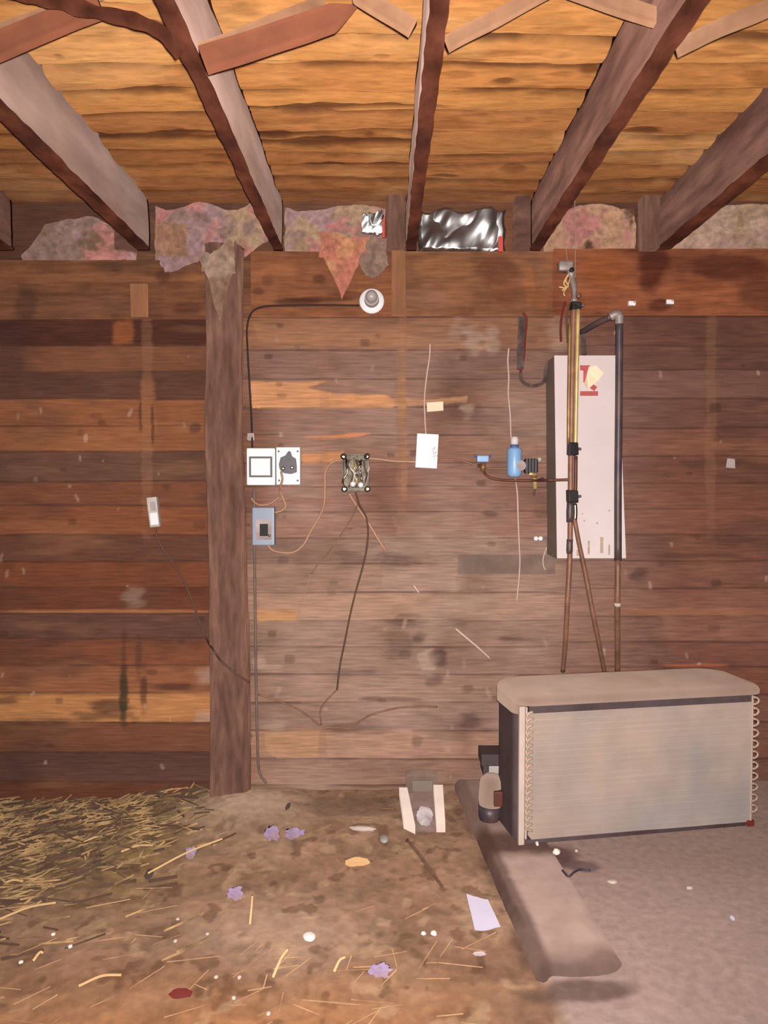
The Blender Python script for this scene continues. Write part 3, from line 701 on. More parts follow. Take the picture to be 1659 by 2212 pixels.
# ------------------------------------------------------------------ wall fixtures
def wt(pts, r, y=YW-.018, m='cable_dark', name='cable', lab='', cat='cable', n=8, parent=None, seg=8):
    P = [Wp(p[0], p[1], p[2] if len(p) > 2 else y) for p in pts]
    o = obj(name, T(P, r, n=n, seg=seg), M[m], parent, smooth=True)
    if parent is None: tag(o, lab, cat)
    return o
def wbox(a, b, y0, y1, bev=0, M_=None):
    """box covering wall pixels a..b between depth y0 (front) and y1"""
    p, q = Wp(a[0], b[1], y0), Wp(b[0], a[1], y0)
    return B((p.x, y0, p.z), (q.x, y1, q.z), bev, M_)
def rotY(c, deg): return Matrix.Translation(c) @ Matrix.Rotation(math.radians(deg), 4, 'Y') @ Matrix.Translation(-c)

# lamp holder
c = Wp(803, 650, YW-.045)
t = thing('lamp_holder', 'round white porcelain lamp holder with a grey bulb on the header board', 'lamp', (c.x, YW-.036, c.z))
cb = Vector((c.x, YW-.034, c.z))
obj('base', lathe(bmesh.new(), [(.055,0),(.055,.008),(.052,.013),(.036,.016),(.034,.018)], cb, seg=32), M['white'], t, smooth=True)
obj('collar', lathe(bmesh.new(), [(.033,.016),(.031,.05),(.028,.053),(.024,.053),(.023,.03)], cb, (0,-1,.05), seg=28), M['offwhite'], t, smooth=True)
obj('bulb', lathe(bmesh.new(), [(.016,.04),(.02,.056),(.026,.074),(.025,.09),(.015,.103),(0,.107)], cb, (0,-1,.05), seg=24), M['bulb'], t, smooth=True)
wt([(776,660),(700,659,YW-.05),(620,660,YW-.05),(572,662,YW-.05),(545,674,YW-.04),(534,706,YW-.02),(535,760,YW-.018),(539,830,YW-.018),(543,900,YW-.018),(545,966)], .0042, y=YW-.045, m='cable_black', lab='black cable looping from the lamp holder down to the white switch')

# grey mud dauber nest / clip over the switch
c = Wp(541, 944, YW-.02)
tag(obj('cable_clip', rough(B((c.x-.012, YW-.04, c.z-.016), (c.x+.016, YW-.008, c.z+.016), .006), .004, 40), M['galv']), 'grey cable clip on the black cable above the white switch', 'clip')

# switch
def slab(name, a, b, dep, m, parent, bev=.004, y=YW-.012, rot=0, rc=None):
    bm = wbox(a, b, y-dep, y, bev, rotY(rc, rot) if rc else None)
    return obj(name, bm, M[m], parent)
c = Wp(564, 1008)
t = thing('light_switch', 'white square wall switch with a dark outlined rocker, left of the socket', 'switch', (c.x, YW-.012, Wp(564,1048).z))
slab('housing', (533,968), (594,1048), .05, 'white', t, .006)
bm = bmesh.new(); yf = YW-.0655
p, q = Wp(538,1031,yf), Wp(588,986,yf); g = .0085
for lo, hi in (((p.x,p.z),(q.x,p.z+g)),((p.x,q.z-g),(q.x,q.z)),((p.x,p.z+g),(p.x+g,q.z-g)),((q.x-g,p.z+g),(q.x,q.z-g))):
    box(bm, (lo[0],yf,lo[1]), (hi[0],YW-.060,hi[1]))
obj('rocker_frame', bm, M['greyp'], t)['label'] = 'dark grey outline around the rocker'
slab('rocker', (543,991), (583,1026), .010, 'white', t, .003, y=YW-.060)
# socket
c = Wp(622, 1006)
t = thing('wall_socket', 'white wall socket with a grey plug and tan cord, right of the white switch', 'socket', (c.x, YW-.012, Wp(622,1047).z))
hs = slab('housing', (597,966), (648,1047), .046, 'white', t, .004)
for (a, b) in ((602,975),(643,975),(603,1038),(643,1038)):
    cc = Wp(a, b, YW-.058); obj('screw', lathe(bmesh.new(), [(.0045,0),(.0045,.002),(.003,.003)], cc, seg=10), M['greyp'], hs)
bm = bmesh.new(); pts = [(602,1003),(606,988),(616,984),(622,975),(626,974),(630,986),(638,990),(640,1006),(640,1020),(628,1024),(612,1022),(604,1014)]
prism(bm, [Wp(a, b, YW-.085) for a, b in pts], (0,.028,0)); bmesh.ops.recalc_face_normals(bm, faces=bm.faces)
bmesh.ops.bevel(bm, geom=list(bm.edges), offset=.002, segments=2, affect='EDGES')
pl = obj('plug_adapter', bm, M['greyp'], t)
pl['label'] = 'dark grey plug adapter pushed into the socket'
for a, b in ((612,1012),(631,1010)):
    cc = Wp(a, b, YW-.084); obj('plug_pin', lathe(bmesh.new(), [(.008,0),(.008,.006),(.005,.012),(.003,.012)], cc, seg=12), M['chrome'], pl, smooth=True)
wt([(607,1018,YW-.088),(610,1035,YW-.09),(606,1050,YW-.07),(605,1062,YW-.04),(612,1078,YW-.025),(617,1093,YW-.025),(608,1103,YW-.03),(594,1107,YW-.035)], .005, m='cable_tan', name='cord', lab='tan cord from the grey plug to the blue-grey box', cat='cord')
# breaker box
c = Wp(569, 1136)
t = thing('breaker_box', 'small blue-grey breaker box under the white switch', 'breaker box', (c.x, YW-.012, Wp(569,1178).z))
slab('housing', (545,1096), (592,1178), .06, 'bluegrey', t, .005)
slab('cover_plate', (553,1122), (586,1166), .004, 'galv', t, .001, y=YW-.072)
slab('breaker', (561,1132), (578,1158), .014, 'black', t, .002, y=YW-.075)
cc = Wp(582,1157,YW-.077); obj('screw', lathe(bmesh.new(), [(.006,0),(.005,.004),(0,.005)], cc, seg=12), M['chrome'], t, smooth=True)
wt([(543,1076,YW-.03),(551,1086,YW-.03),(562,1091,YW-.035),(576,1090,YW-.03),(590,1084,YW-.025),(603,1073,YW-.03)], .004, m='cable_tan', lab='short tan cable drooping above the blue-grey breaker box')
wt([(578,1176,YW-.045),(588,1188,YW-.04),(612,1194),(636,1192),(656,1176),(672,1146),(690,1116),(700,1090),(702,1050),(702,1024),(710,1006),(724,996),(742,993)], .0052, m='cable_tan', lab='tan cable looping from the breaker box up to the metal box')

# open metal junction box
c = Wp(768, 1022)
t = thing('junction_box', 'open shiny steel junction box full of twisted wires', 'junction box', (c.x, YW-.012, Wp(768,1062).z))
p, q = Wp(740,1062,YW-.055), Wp(797,982,YW-.055)
bm = bmesh.new(); yf, yb = YW-.057, YW-.006; w_ = .004
box(bm, (p.x,yb-.003,p.z), (q.x,yb,q.z)); box(bm, (p.x,yf,p.z), (p.x+w_,yb,q.z), .001); box(bm, (q.x-w_,yf,p.z), (q.x,yb,q.z), .001)
box(bm, (p.x,yf,p.z), (q.x,yb,p.z+w_), .001); box(bm, (p.x,yf,q.z-w_), (q.x,yb,q.z), .001)
obj('housing', bm, M['jbox'], t)
for k, (a, b) in enumerate(((742,986),(793,986),(744,1056),(794,1056))):
    cc = Wp(a, b, YW-.056); obj('corner_tab', rough(lathe(bmesh.new(), [(.013,0),(.014,.003),(.006,.005),(0,.005)], cc, (0.1*(-1)**k,-1,.1), seg=14), .002, 60, k), M['chrome'], t, smooth=True)
rs = random.Random(3)
for k in range(9):
    xa = 748+k*5.4; 
    P = [Wp(xa, 990+rs.random()*6, YW-.02), Wp(xa+rs.uniform(-6,6), 1003+rs.random()*8, YW-.066), Wp(xa+rs.uniform(-9,9), 1022, YW-.06-.02*rs.random()), Wp(xa+rs.uniform(-9,9), 1038, YW-.07), Wp(xa+rs.uniform(-5,5), 1052, YW-.03)]
    o = obj('wire', T(P, .0046, n=8), M[('chrome','insul','offwhite','brassb','cable_grey','chrome')[k % 6]], t, smooth=True)
for a, b in ((762,1046),(779,1048)):
    cc = Wp(a, b, YW-.055); obj('wire_nut', lathe(bmesh.new(), [(.013,0),(.014,.01),(.010,.022),(.006,.026),(0,.027)], cc, (0.1,-1,.1), seg=14), M['white'], t, smooth=True)
wt([(796,990,YW-.03),(820,992),(850,996),(880,997),(902,998)], .006, m='cable_tan', lab='thick tan cable between the metal box and the white cover')

# white cover box
c = Wp(922, 974)
t = thing('blank_cover_box', 'blank white rectangular box tilted slightly, right of the metal junction box', 'electrical box', (c.x, YW-.012, Wp(922,1012).z))
rc = Wp(922, 974, YW-.04)
obj('cover', wbox((899,937), (946,1011), YW-.052, YW-.03, .003, rotY(rc, 3)), M['white'], t)
obj('back_box', wbox((902,940), (943,1008), YW-.031, YW-.010, .002, rotY(rc, 3)), M['offwhite'], t)
P = [(933,972),(940,966),(935,980),(943,976),(936,986),(946,984)]
obj('pencil_mark', T([Wp(a, b, YW-.0525) for a, b in P], .0009, n=4, seg=5), M['greyp'], t)['label'] = 'faint grey scribble'
wt([(920,938,YW-.025),(918,905),(917,860),(922,810),(928,770),(929,742)], .0035, m='cable_light', lab='pale cable running up the wall from the blank white box')
wt([(948,994),(975,993),(1000,996),(1024,1004),(1042,1011)], .0042, m='copper', name='copper_tube', lab='thin tube between the blank white box and the small blue valve', cat='pipe')
tag(obj('wood_chip', rough(wbox((922,868),(958,888),YW-.022,YW-.010,.002, rotY(Wp(940,878),-4)), .002, 40), M['cream']), 'pale chip of wood on the wall above the blank white box', 'wood chip')

# left plug / switch on cord
c = Wp(331, 1106)
t = thing('cord_switch', 'small off-white switch hanging on a dark cord at the left of the wall', 'switch', (c.x, YW-.012, Wp(331,1140).z))
rc = Wp(331, 1106, YW-.03)
obj('housing', wbox((320,1074), (341,1139), YW-.046, YW-.010, .004, rotY(rc, -6)), M['offwhite'], t)
obj('rocker', wbox((325,1084), (337,1104), YW-.052, YW-.044, .002, rotY(rc, -6)), M['galv'], t)['label'] = 'grey rocker'
obj('cover_plate', wbox((323,1108), (339,1134), YW-.049, YW-.044, .001, rotY(rc, -6)), M['white'], t)
obj('cord', T([Wp(*p) for p in ((336,1138,YW-.03),(340,1162,YW-.02),(356,1192,YW-.02),(378,1222,YW-.02),(400,1262,YW-.02),(416,1300,YW-.02),(430,1340,YW-.02),(446,1380,YW-.03),(462,1405,YW-.21),(478,1428,YW-.178),(510,1455,YW-.18),(538,1474,YW-.15))], .0048, n=8), M['cable_dark'], t, smooth=True)['label'] = 'dark cord running down to the post'

# conduit along the post
wt([(549,1052),(550,1180),(551,1300),(553,1450),(556,1600),(560,1665),(575,1692,YW-.03)], .006, m='cable_grey', name='conduit', lab='thin grey conduit running down beside the post', cat='conduit')
# cables under the junction box
wt([(768,1062,YW-.03),(776,1090,YW-.03),(790,1115),(795,1145),(792,1185),(782,1230),(768,1280),(756,1330),(744,1390),(734,1440),(728,1490)], .0042, m='cable_dark', lab='dark cable hanging from the metal junction box down the wall')
wt([(754,1066,YW-.03),(772,1095),(796,1130),(814,1160),(832,1188)], .0062, y=YW-.012, m='cable_tan', name='strap', lab='dusty flat strap slanting right below the junction box', cat='strap')
wt([(778,1072,YW-.03),(764,1110),(740,1150),(712,1190),(690,1215),(672,1240)], .0026, m='copper', name='wire', lab='thin brown wire slanting left below the junction box', cat='wire')
wt([(672,1240),(655,1290),(642,1340),(636,1372)], .0014, m='web', name='wire', lab='hair-thin thread hanging near the middle of the wall', cat='wire')
wt([(558,1500),(600,1514),(640,1530),(670,1550),(694,1568),(730,1572),(766,1564),(800,1545),(850,1531),(900,1526),(945,1527)], .0042, m='copper', lab='dusty brown cable sagging in a loop low on the wall')
wt([(728,1490),(706,1512),(692,1535),(694,1566)], .003, m='copper', name='wire', lab='short brown wire joining the sagging loop', cat='wire')
wt([(984,1358,YW-.02),(1008,1378,YW-.03),(1034,1400,YW-.03),(1058,1422,YW-.02)], .0055, m='cable_light', name='stick', lab='pale slanting stick on the wall left of the pipes', cat='stick')
wt([(893,1264),(905,1280)], .006, m='cable_light', name='wood_splinter', lab='short pale splinter above the slanting stick', cat='splinter', n=3)

# small blue valve
c = Wp(1043, 1005, YW-.03)
t = thing('small_valve', 'small blue-handled brass valve left of the sky-blue cylinder', 'valve', (c.x, YW-.03, Wp(1043,1018).z))
yv = YW-.035
obj('body', T([Wp(1043,1018,yv), Wp(1044,1000,yv)], .012, smooth=False, seg=12), M['brass'], t, smooth=True)
obj('handle', wbox((1031,984),(1056,998), yv-.02, yv+.006, .005), M['blue'], t)
for a in (1027,1059):
    cc = Wp(a, 985, yv-.01); obj('handle_tip', lathe(bmesh.new(), [(0,-.006),(.006,-.004),(.006,.004),(0,.006)], cc, (1,0,0), seg=10), M['bluedk'], t, smooth=True)
obj('nut', lathe(bmesh.new(), [(.010,-.008),(.010,.008)], Wp(1036,1006,yv), (1,0,0), seg=6), M['copper_dark'], t)
# blue cylinder assembly
c = Wp(1110, 1000, YW-.04)
t = thing('filter_regulator', 'sky-blue cylinder with a clear cap and black side coil beside the white panel', 'regulator', (c.x, YW-.04, Wp(1110,1031).z))
yv = YW-.055; b0, b1 = Wp(1111,1031,yv), Wp(1110,966,yv)
hh = (b1-b0).length
obj('body', lathe(bmesh.new(), [(.0,0),(.022,.002),(.029,.008),(.033,.02),(.033,hh-.014),(.028,hh-.003),(.0,hh)], b0, (0,0,1), seg=28), M['blue'], t, smooth=True)
obj('cap_ring', lathe(bmesh.new(), [(.019,hh-.006),(.019,hh+.010),(.012,hh+.012)], b0, (0,0,1), seg=20), M['bluedk'], t, smooth=True)
obj('clear_cap', lathe(bmesh.new(), [(.012,hh+.010),(.017,hh+.014),(.018,hh+.036),(.014,hh+.046),(0,hh+.048)], b0, (0,0,1), seg=20), M['clear'], t, smooth=True)
cc = Wp(1124,1006,yv-.016)
obj('dial', lathe(bmesh.new(), [(.022,0),(.022,.012),(.018,.016),(0,.017)], cc, (.25,-1,.05), seg=24), M['galv'], t, smooth=True)
cl = obj('coil', wbox((1134,992),(1163,1021), yv-.018, yv+.018, .004), M['black'], t)
for k in range(4): obj('coil_rib', wbox((1137+k*6.5,990),(1139.5+k*6.5,1023), yv-.020, yv+.020, .001), M['greyp'], cl)
obj('connector', lathe(bmesh.new(), [(.009,-.012),(.010,0),(.007,.012)], Wp(1165,993,yv-.008), (.5,-.4,.7), seg=14), M['offwhite'], t, smooth=True)
# brass valve below
yv = YW-.05
t = thing('brass_valve', 'small brass valve hanging under the black coil on the brown pipe', 'valve', Wp(1156,1056,yv))
obj('body', T([Wp(1155,1020,yv), Wp(1156,1056,yv)], .010, smooth=False, seg=12), M['brassb'], t, smooth=True)
obj('stem', T([Wp(1156,1054,yv), Wp(1153,1070,yv)], .005, smooth=False), M['cable_dark'], t, smooth=True)
obj('nut', lathe(bmesh.new(), [(.015,-.006),(.015,.006)], Wp(1154,1030,yv), (0,0,1), seg=6), M['brass'], t)
obj('side_knob', lathe(bmesh.new(), [(.004,0),(.009,.008),(.011,.02),(0,.022)], Wp(1164,1036,yv), (1,-.2,0), seg=14), M['steelblue'], t, smooth=True)
obj('wing', wbox((1144,1020),(1152,1026),yv-.004,yv+.002,.001), M['brassb'], t)
# brown horizontal pipe
wt([(1044,1014,YW-.03),(1050,1026,YW-.045),(1070,1035,YW-.05),(1110,1038,YW-.05),(1160,1038,YW-.08),(1180,1037,YW-.24),(1200,1037,YW-.26),(1232,1036,YQ)], .0062, m='copper_dark', name='copper_pipe', lab='brown horizontal pipe running from the small valve to the standing pipes', cat='pipe')
wt([(1050,1012,YW-.05),(1075,1013,YW-.05),(1096,1012,YW-.05)], .0045, m='copper', name='copper_pipe', lab='short copper pipe between the small valve and the sky-blue cylinder', cat='pipe')
# capillaries above and below
wt([(1099,752),(1097,780),(1099,815),(1098,850),(1102,895),(1104,945,YW-.04),(1108,950,YW-.055)], .0036, m='cable_light', lab='pale capillary line running up the wall above the sky-blue cylinder')
wt([(1113,1034,YW-.05),(1116,1052),(1118,1075),(1119,1115),(1121,1165),(1123,1210),(1121,1250),(1116,1300)], .0036, m='cable_light', lab='pale capillary line hanging below the sky-blue cylinder')
# small items
c = Wp(1162, 1163, YW-.02)
t = thing('wire_insulator', 'small white double knob on the wall left of the panel bottom', 'knob', (c.x, YW-.012, c.z-.014))
for k in (-1, 1): obj('knob', lathe(bmesh.new(), [(.010,0),(.011,.010),(.007,.016),(0,.017)], Wp(1162+k*5,1163,YW-.010), seg=14), M['white'], t, smooth=True)
wt([(1181,1182,YW-.02),(1176,1196,YW-.03),(1173,1210,YW-.03),(1174,1222,YW-.03),(1178,1231,YW-.03)], .003, m='cable_light', name='hook', lab='thin pale hook hanging beside the lower left of the panel', cat='hook')
for a, b, lab in ((1365,656,'left one of two white clips on the dark header board'), (1447,653,'right one of two white clips on the dark header board')):
    c = Wp(a, b, YW-.04)
    t = thing('cable_clip', lab, 'clip', (c.x, YW-.036, c.z-.012), 'white clips at the right header board')
    obj('clip_body', rough(B((c.x-.018, YW-.052, c.z-.010), (c.x+.014, YW-.033, c.z+.010), .004), .002, 60), M['white'], t)
    obj('nail', lathe(bmesh.new(), [(.004,0),(.004,.012)], (c.x+.006, YW-.052, c.z+.004), seg=8), M['galv'], t)
c = Wp(1577,1000)
tag(obj('wall_chip', rough(B((c.x-.02, YW-.016, c.z-.02), (c.x+.016, YW-.004, c.z+.02), .004), .006, 40), M['galv']), 'small pale chip stuck to the wall at the far right', 'chip')
# grey plate on the wall
tag(obj('metal_plate', rough(wbox((990,1198),(1200,1240), YW-.018, YW-.006, .002), .001, 20), M['cement']), 'grey flat plate on the wall left of the panel bottom', 'plate')

# dark wrapped pipe with trap
P = [(1118,680,YW-.03),(1130,676,YW-.05),(1137,690,YW-.055),(1134,730,YW-.055),(1131,770,YW-.055),(1124,806,YW-.05),(1127,822,YW-.05),(1142,832,YW-.05),(1162,832,YW-.05),(1176,822,YW-.05),(1178,800,YW-.05),(1186,780,YW-.045)]
t = thing('wrapped_pipe', 'dark wrapped pipe bending into a hook left of the panel top', 'pipe', Wp(1130,832,YW-.05))
obj('thick_sleeve', T([Wp(1127,684,YW-.045), Wp(1128,710,YW-.045), Wp(1126,750,YW-.045), Wp(1124,798,YW-.045)], .0175, n=8, wob=.3, seg=14), M['insul'], t, smooth=True)
obj('tube', T([Wp(*p) for p in P[5:]], .008, n=8), M['insul'], t, smooth=True)
obj('side_tube', T([Wp(*p) for p in P[1:6]], .006, n=8), M['rustred'], t, smooth=True)

# ------------------------------------------------------------------ white electrical panel
p, q = Wp(1199,1206,YW-.21), Wp(1350,768,YW-.21)
t = thing('electrical_panel', 'tall white metal panel box on the wall behind the pipes', 'panel', ((p.x+q.x)/2, YW-.012, p.z))
top, bot = Wp(1197,768,YP).z, Wp(1203,1206,YP).z
obj('enclosure', prism(bmesh.new(), [(Wp(1199,900,YP).x,YP+.004,top), (Wp(1334,768,YP).x,YP+.004,top), (Wp(1350,1206,YP).x-.004,YP+.004,bot), (Wp(1203,1206,YP).x,YP+.004,bot)], (0,.200,0)), M['panel_side'], t)
bm = prism(bmesh.new(), [(Wp(1197,768,YP).x,YP-.004,top), (Wp(1335,768,YP).x,YP-.004,top), (Wp(1352,1200,YP).x,YP-.004,bot), (Wp(1203,1206,YP).x,YP-.004,bot)], (0,.009,0))
bmesh.ops.recalc_face_normals(bm, faces=bm.faces); bmesh.ops.bevel(bm, geom=list(bm.edges), offset=.0015, segments=2, affect='EDGES')
dr = obj('door', bm, M['panel'], t)
for (a, b, rr) in ((1262,1125,.004),(1290,1130,.004),(1258,1110,.003),(1316,1103,.004)):
    obj('dent', lathe(bmesh.new(), [(rr,0),(rr*.6,.001),(0,.0012)], Wp(a,b,YP-.0042), seg=10), M['rust'], dr, smooth=True)
for (a, b, w_, h_) in ((1272,1186,5,18),(1300,1182,7,22),(1316,1190,4,14),(1250,1196,9,8)):
    obj('rust_mark', rough(wbox((a-w_/2, b-h_), (a+w_/2, b+h_*.6), YP-.0048, YP-.0040), .0015, 90, a), M['rust'], dr)
# warning label: red heading and red band with a torn paper flap
lb = obj('warning_label', wbox((1252,788),(1294,856),YP-.0052,YP-.004), M['panel'], t)
obj('red_heading', wbox((1253,789),(1275,800),YP-.0062,YP-.005), M['red'], lb)
obj('red_heading', wbox((1260,800),(1269,826),YP-.0062,YP-.005), M['red'], lb)
obj('red_band', wbox((1253,845),(1292,855),YP-.0062,YP-.005), M['red'], lb)
obj('red_heading', wbox((1276,832),(1288,843),YP-.0062,YP-.005, 0, rotY(Wp(1282,838,YP), 35)), M['red'], lb)
bm = bmesh.new(); ff = [(1272,792),(1288,790),(1304,806),(1292,822),(1270,841),(1262,828),(1268,808)]
prism(bm, [Wp(a, b, YP-.012-.010*(i % 3)) for i, (a, b) in enumerate(ff)], (0,.001,0)); bmesh.ops.triangulate(bm, faces=bm.faces)
obj('paper_flap', bm, M['cream'], lb)['label'] = 'torn cream paper flap curling off the label'

# ------------------------------------------------------------------ standing pipes
t = thing('pipe_pair', 'pair of tarnished brass pipes standing in front of the white panel', 'pipe', Wp(1236,1450,YQ))
obj('long_pipe', T([Wp(*a) for a in ((1240,655,YQ),(1236,800,YQ),(1233,1000,YQ),(1231,1200,YQ),(1226,1300,YQ),(1222,1380,YQ+.05),(1216,1450,YQ+.12))], .0130, n=8, seg=14, r1=.0095), M['copper'], t, smooth=True)
obj('bright_pipe', T([Wp(*a) for a in ((1249,668,YQ-.012),(1247,760,YQ-.012),(1245,860,YQ-.012),(1243,970,YQ-.012))], .0085, n=6, seg=12), M['brassb'], t, smooth=True)
obj('front_pipe', T([Wp(*a) for a in ((1231,700,YQ-.016),(1229,840,YQ-.016),(1228,960,YQ-.016))], .0075, n=6, seg=12), M['brass'], t, smooth=True)
obj('lower_pipe', T([Wp(*a) for a in ((1244,985,YQ-.006),(1243,1060,YQ-.006),(1240,1090,YQ-.008))], .008, n=6, seg=12), M['copper_dark'], t, smooth=True)
for (a, b, h_, w2) in ((1244,661,8,10),(1237,970,14,10),(1236,1072,13,11)):
    cc = Wp(a, b, YQ-.006); k = 1/480*.95
    g = obj('clamp', rough(B((cc.x-w2*k, cc.y-.022, cc.z-h_*k), (cc.x+w2*k, cc.y+.022, cc.z+h_*k), .006), .004, 40, a), M['black'], t)
    obj('clamp_screw', lathe(bmesh.new(), [(.006,0),(.006,.012),(.003,.014)], (cc.x+w2*k, cc.y-.01, cc.z), (1,-.3,0), seg=10), M['greyp'], g, smooth=True)
obj('coupling', T([Wp(1242,1088,YQ-.01), Wp(1243,1106,YQ-.01), Wp(1242,1124,YQ-.01)], .009, n=4, seg=14), M['chrome'], t, smooth=True)
obj('dark_sleeve', T([Wp(1232,1082,YQ-.002), Wp(1231,1128,YQ-.002)], .0150, n=4, seg=14, wob=.3), M['steelblue'], t, smooth=True)
obj('dark_sleeve', T([Wp(1231,1165,YQ), Wp(1230,1196,YQ)], .0128, n=4, seg=14, wob=.3), M['steelblue'], t, smooth=True)
# diagonal copper line
o = obj('copper_pipe', T([Wp(1241,1120,YQ-.01), Wp(1250,1170,YQ-.005), Wp(1265,1240,YQ), Wp(1280,1320,YQ+.01), Wp(1295,1395,YQ+.06), Wp(1306,1452,YQ+.14)], .0095, n=8, seg=12), M['copper'], smooth=True)
tag(o, 'copper line slanting down to the right from the pipe pair', 'pipe')
# top valve with hanging wires
yv = YQ+.02
t = thing('service_valve', 'grey service valve with yellow wires on top of the brass pipe pair', 'valve', Wp(1238,655,yv))
obj('body', rough(T([Wp(1240,652,YQ), Wp(1240,620,YQ+.01), Wp(1235,600,yv), Wp(1232,578,yv)], .013, n=6, seg=12, wob=.5), .003, 50), M['greyfit'], t, smooth=True)
obj('cap', rough(B(Wp(1206,586,yv)-Vector((0,.02,0)), Wp(1236,566,yv)+Vector((0,.02,0)), .007), .006, 40), M['greyfit'], t, smooth=True)
obj('dark_port', lathe(bmesh.new(), [(.009,0),(.010,.012),(.006,.014)], Wp(1234,584,yv-.02), seg=12), M['black'], t, smooth=True)
for k, pp in enumerate((((1228,592),(1222,606),(1227,618),(1214,628)), ((1226,595),(1218,612),(1224,622),(1208,620)), ((1232,600),(1226,618),(1218,632),(1220,640)))):
    obj('wire', T([Wp(a, b, yv-.02) for a, b in pp], .0032, n=6), M['yellowbit'] if k < 2 else M['brassb'], t, smooth=True)
obj('knob', lathe(bmesh.new(), [(.004,0),(.009,.004),(.009,.012),(0,.014)], Wp(1248,640,YQ-.015), (.5,-1,0), seg=12), M['copper'], t, smooth=True)
# strings to the ceiling
for (pp, lab) in ((((1217,425,3.40),(1218,470,3.41),(1221,520,3.42),(1226,570,3.44)), 'left of two thin strings rising to the ceiling above the pipe pair'),
                  (((1241,425,3.40),(1242,470,3.41),(1243,520,3.42),(1242,600,3.42)), 'right of two thin strings rising to the ceiling above the pipe pair')):
    P = [Wp(*a) for a in pp]
    P[0].z = ZC-.005
    tag(obj('string', T(P, .0015, n=8, seg=6), M['web'], smooth=True), lab, 'string', 'strings above the pipes')
# fibres of cobweb and splinter on the brown joist
# dark red cord hanging
wt([(1221,652,YW-.05),(1214,680,YW-.05),(1211,710,YW-.03),(1212,738,YW-.03)], .0055, m='rustred', name='rubber_hose', lab='short dark red hose hanging left of the pipe pair top', cat='hose')
wt([(1229,660,YW-.08),(1224,690,YW-.07),(1226,740,YW-.05)], .004, m='cable_dark', name='rubber_hose', lab='thin dark hose between the red hose and the pipe pair', cat='hose')

# tall blue-black pipe with elbow
t = thing('drain_pipe', 'tall blue-black steel pipe with a grey elbow at the right of the panel', 'pipe', Wp(1334,1450,YQ))
obj('upright', T([Wp(1338,688,YQ), Wp(1337,850,YQ), Wp(1335,1050,YQ), Wp(1335,1210,YQ)], .0155, n=6, seg=16), M['steelblue'], t, smooth=True)
obj('lower_pipe', T([Wp(1335,1210,YQ), Wp(1334,1310,YQ), Wp(1334,1380,YQ+.08), Wp(1334,1452,YQ+.16)], .0115, n=6, seg=14), M['copper'], t, smooth=True)['label'] = 'copper-brown lower length'
obj('coupling', lathe(bmesh.new(), [(.0135,-.008),(.0155,0),(.0135,.008)], Wp(1334,1306,YQ), (0,0,1), seg=14), M['endplate'], t, smooth=True)
obj('elbow', T([Wp(1318,685,YQ+.005), Wp(1329,679,YQ), Wp(1337,682,YQ), Wp(1338,700,YQ)], .0185, n=6, seg=16), M['greyfit'], t, smooth=True)['label'] = 'grey galvanised elbow'
obj('sloping_pipe', T([Wp(1320,684,YQ+.003), Wp(1290,698,YQ+.06), Wp(1256,718,YQ+.15)], .0125, n=6, seg=14), M['steelblue'], t, smooth=True)
obj('drop_pipe', T([Wp(1259,716,YQ+.15), Wp(1261,740,YQ+.145), Wp(1262,766,YQ+.14)], .011, n=6, seg=14), M['insul'], t, smooth=True)

# ------------------------------------------------------------------ cooling unit
zf = PADT+.002
fl_ = Gp(1120, 1826, zf); fr_ = Gp(1640, 1782, zf)
ex = Vector((fr_.x-fl_.x, fr_.y-fl_.y, 0)); LEN = ex.length; ex.normalize(); ey = Vector((-ex.y, ex.x, 0))
HT = Wp(1124, 1506, fl_.y).z-zf
DEP = .30
MU = Matrix(((ex.x, ey.x, 0, fl_.x), (ex.y, ey.y, 0, fl_.y), (0, 0, 1, zf), (0, 0, 0, 1)))
def rr_plan(x0, y0, x1, y1, radii, n=8):
    pts = []
    cs = ((x0, y0, radii[0], 180), (x1, y0, radii[1], 270), (x1, y1, radii[2], 0), (x0, y1, radii[3], 90))
    for (x, y, r, a0) in cs:
        cx = x+(r if x == x0 else -r); cy = y+(r if y == y0 else -r)
        for k in range(n+1):
            a = math.radians(a0+90*k/n); pts.append((cx+math.cos(a)*r, cy+math.sin(a)*r))
    return pts
def ubox(lo, hi, bev=0): return B(lo, hi, bev, MU)
t = thing('cooling_unit', 'large dusty cooling unit with finned coil standing on the floor at right', 'cooling unit', MU @ Vector((LEN/2, DEP/2, 0)))
bm = bmesh.new(); pl_ = rr_plan(.0, .05, LEN-.01, DEP, (.03,.02,.05,.08))
prism(bm, [MU @ Vector((x, y, 0)) for x, y in pl_], (0,0,HT-.030)); obj('housing', bm, M['body_dark'], t)
# top cover with rolled edges
bm = bmesh.new(); lay = []
for (ins, z) in ((.006,HT-.038),(0,HT-.034),(0,HT-.018),(.006,HT-.007),(.016,HT),(.05,HT+.001)):
    pts = rr_plan(-.012+ins, -.004+ins, LEN+.004-ins, DEP+.03-ins, tuple(max(.004, r-ins*.5) for r in (.075,.03,.10,.12)))
    lay.append([bm.verts.new(MU @ Vector((x, y, z))) for x, y in pts])
for a, b in zip(lay, lay[1:]):
    m_ = len(a)
    for k in range(m_): bm.faces.new((a[k], a[(k+1)%m_], b[(k+1)%m_], b[k]))
bm.faces.new(lay[0][::-1]); bm.faces.new(lay[-1])
obj('top_cover', bm, M['dust_top'], t, smooth=True)['label'] = 'dust-covered rounded top cover'
obj('lip_shadow', ubox((.04,.005,HT-.066), (LEN-.03,.03,HT-.034), .002), M['body_dark'], t)['label'] = 'dark strip standing for the shadow under the cover lip'  # shadow gap below the cover, put in as a dark strip
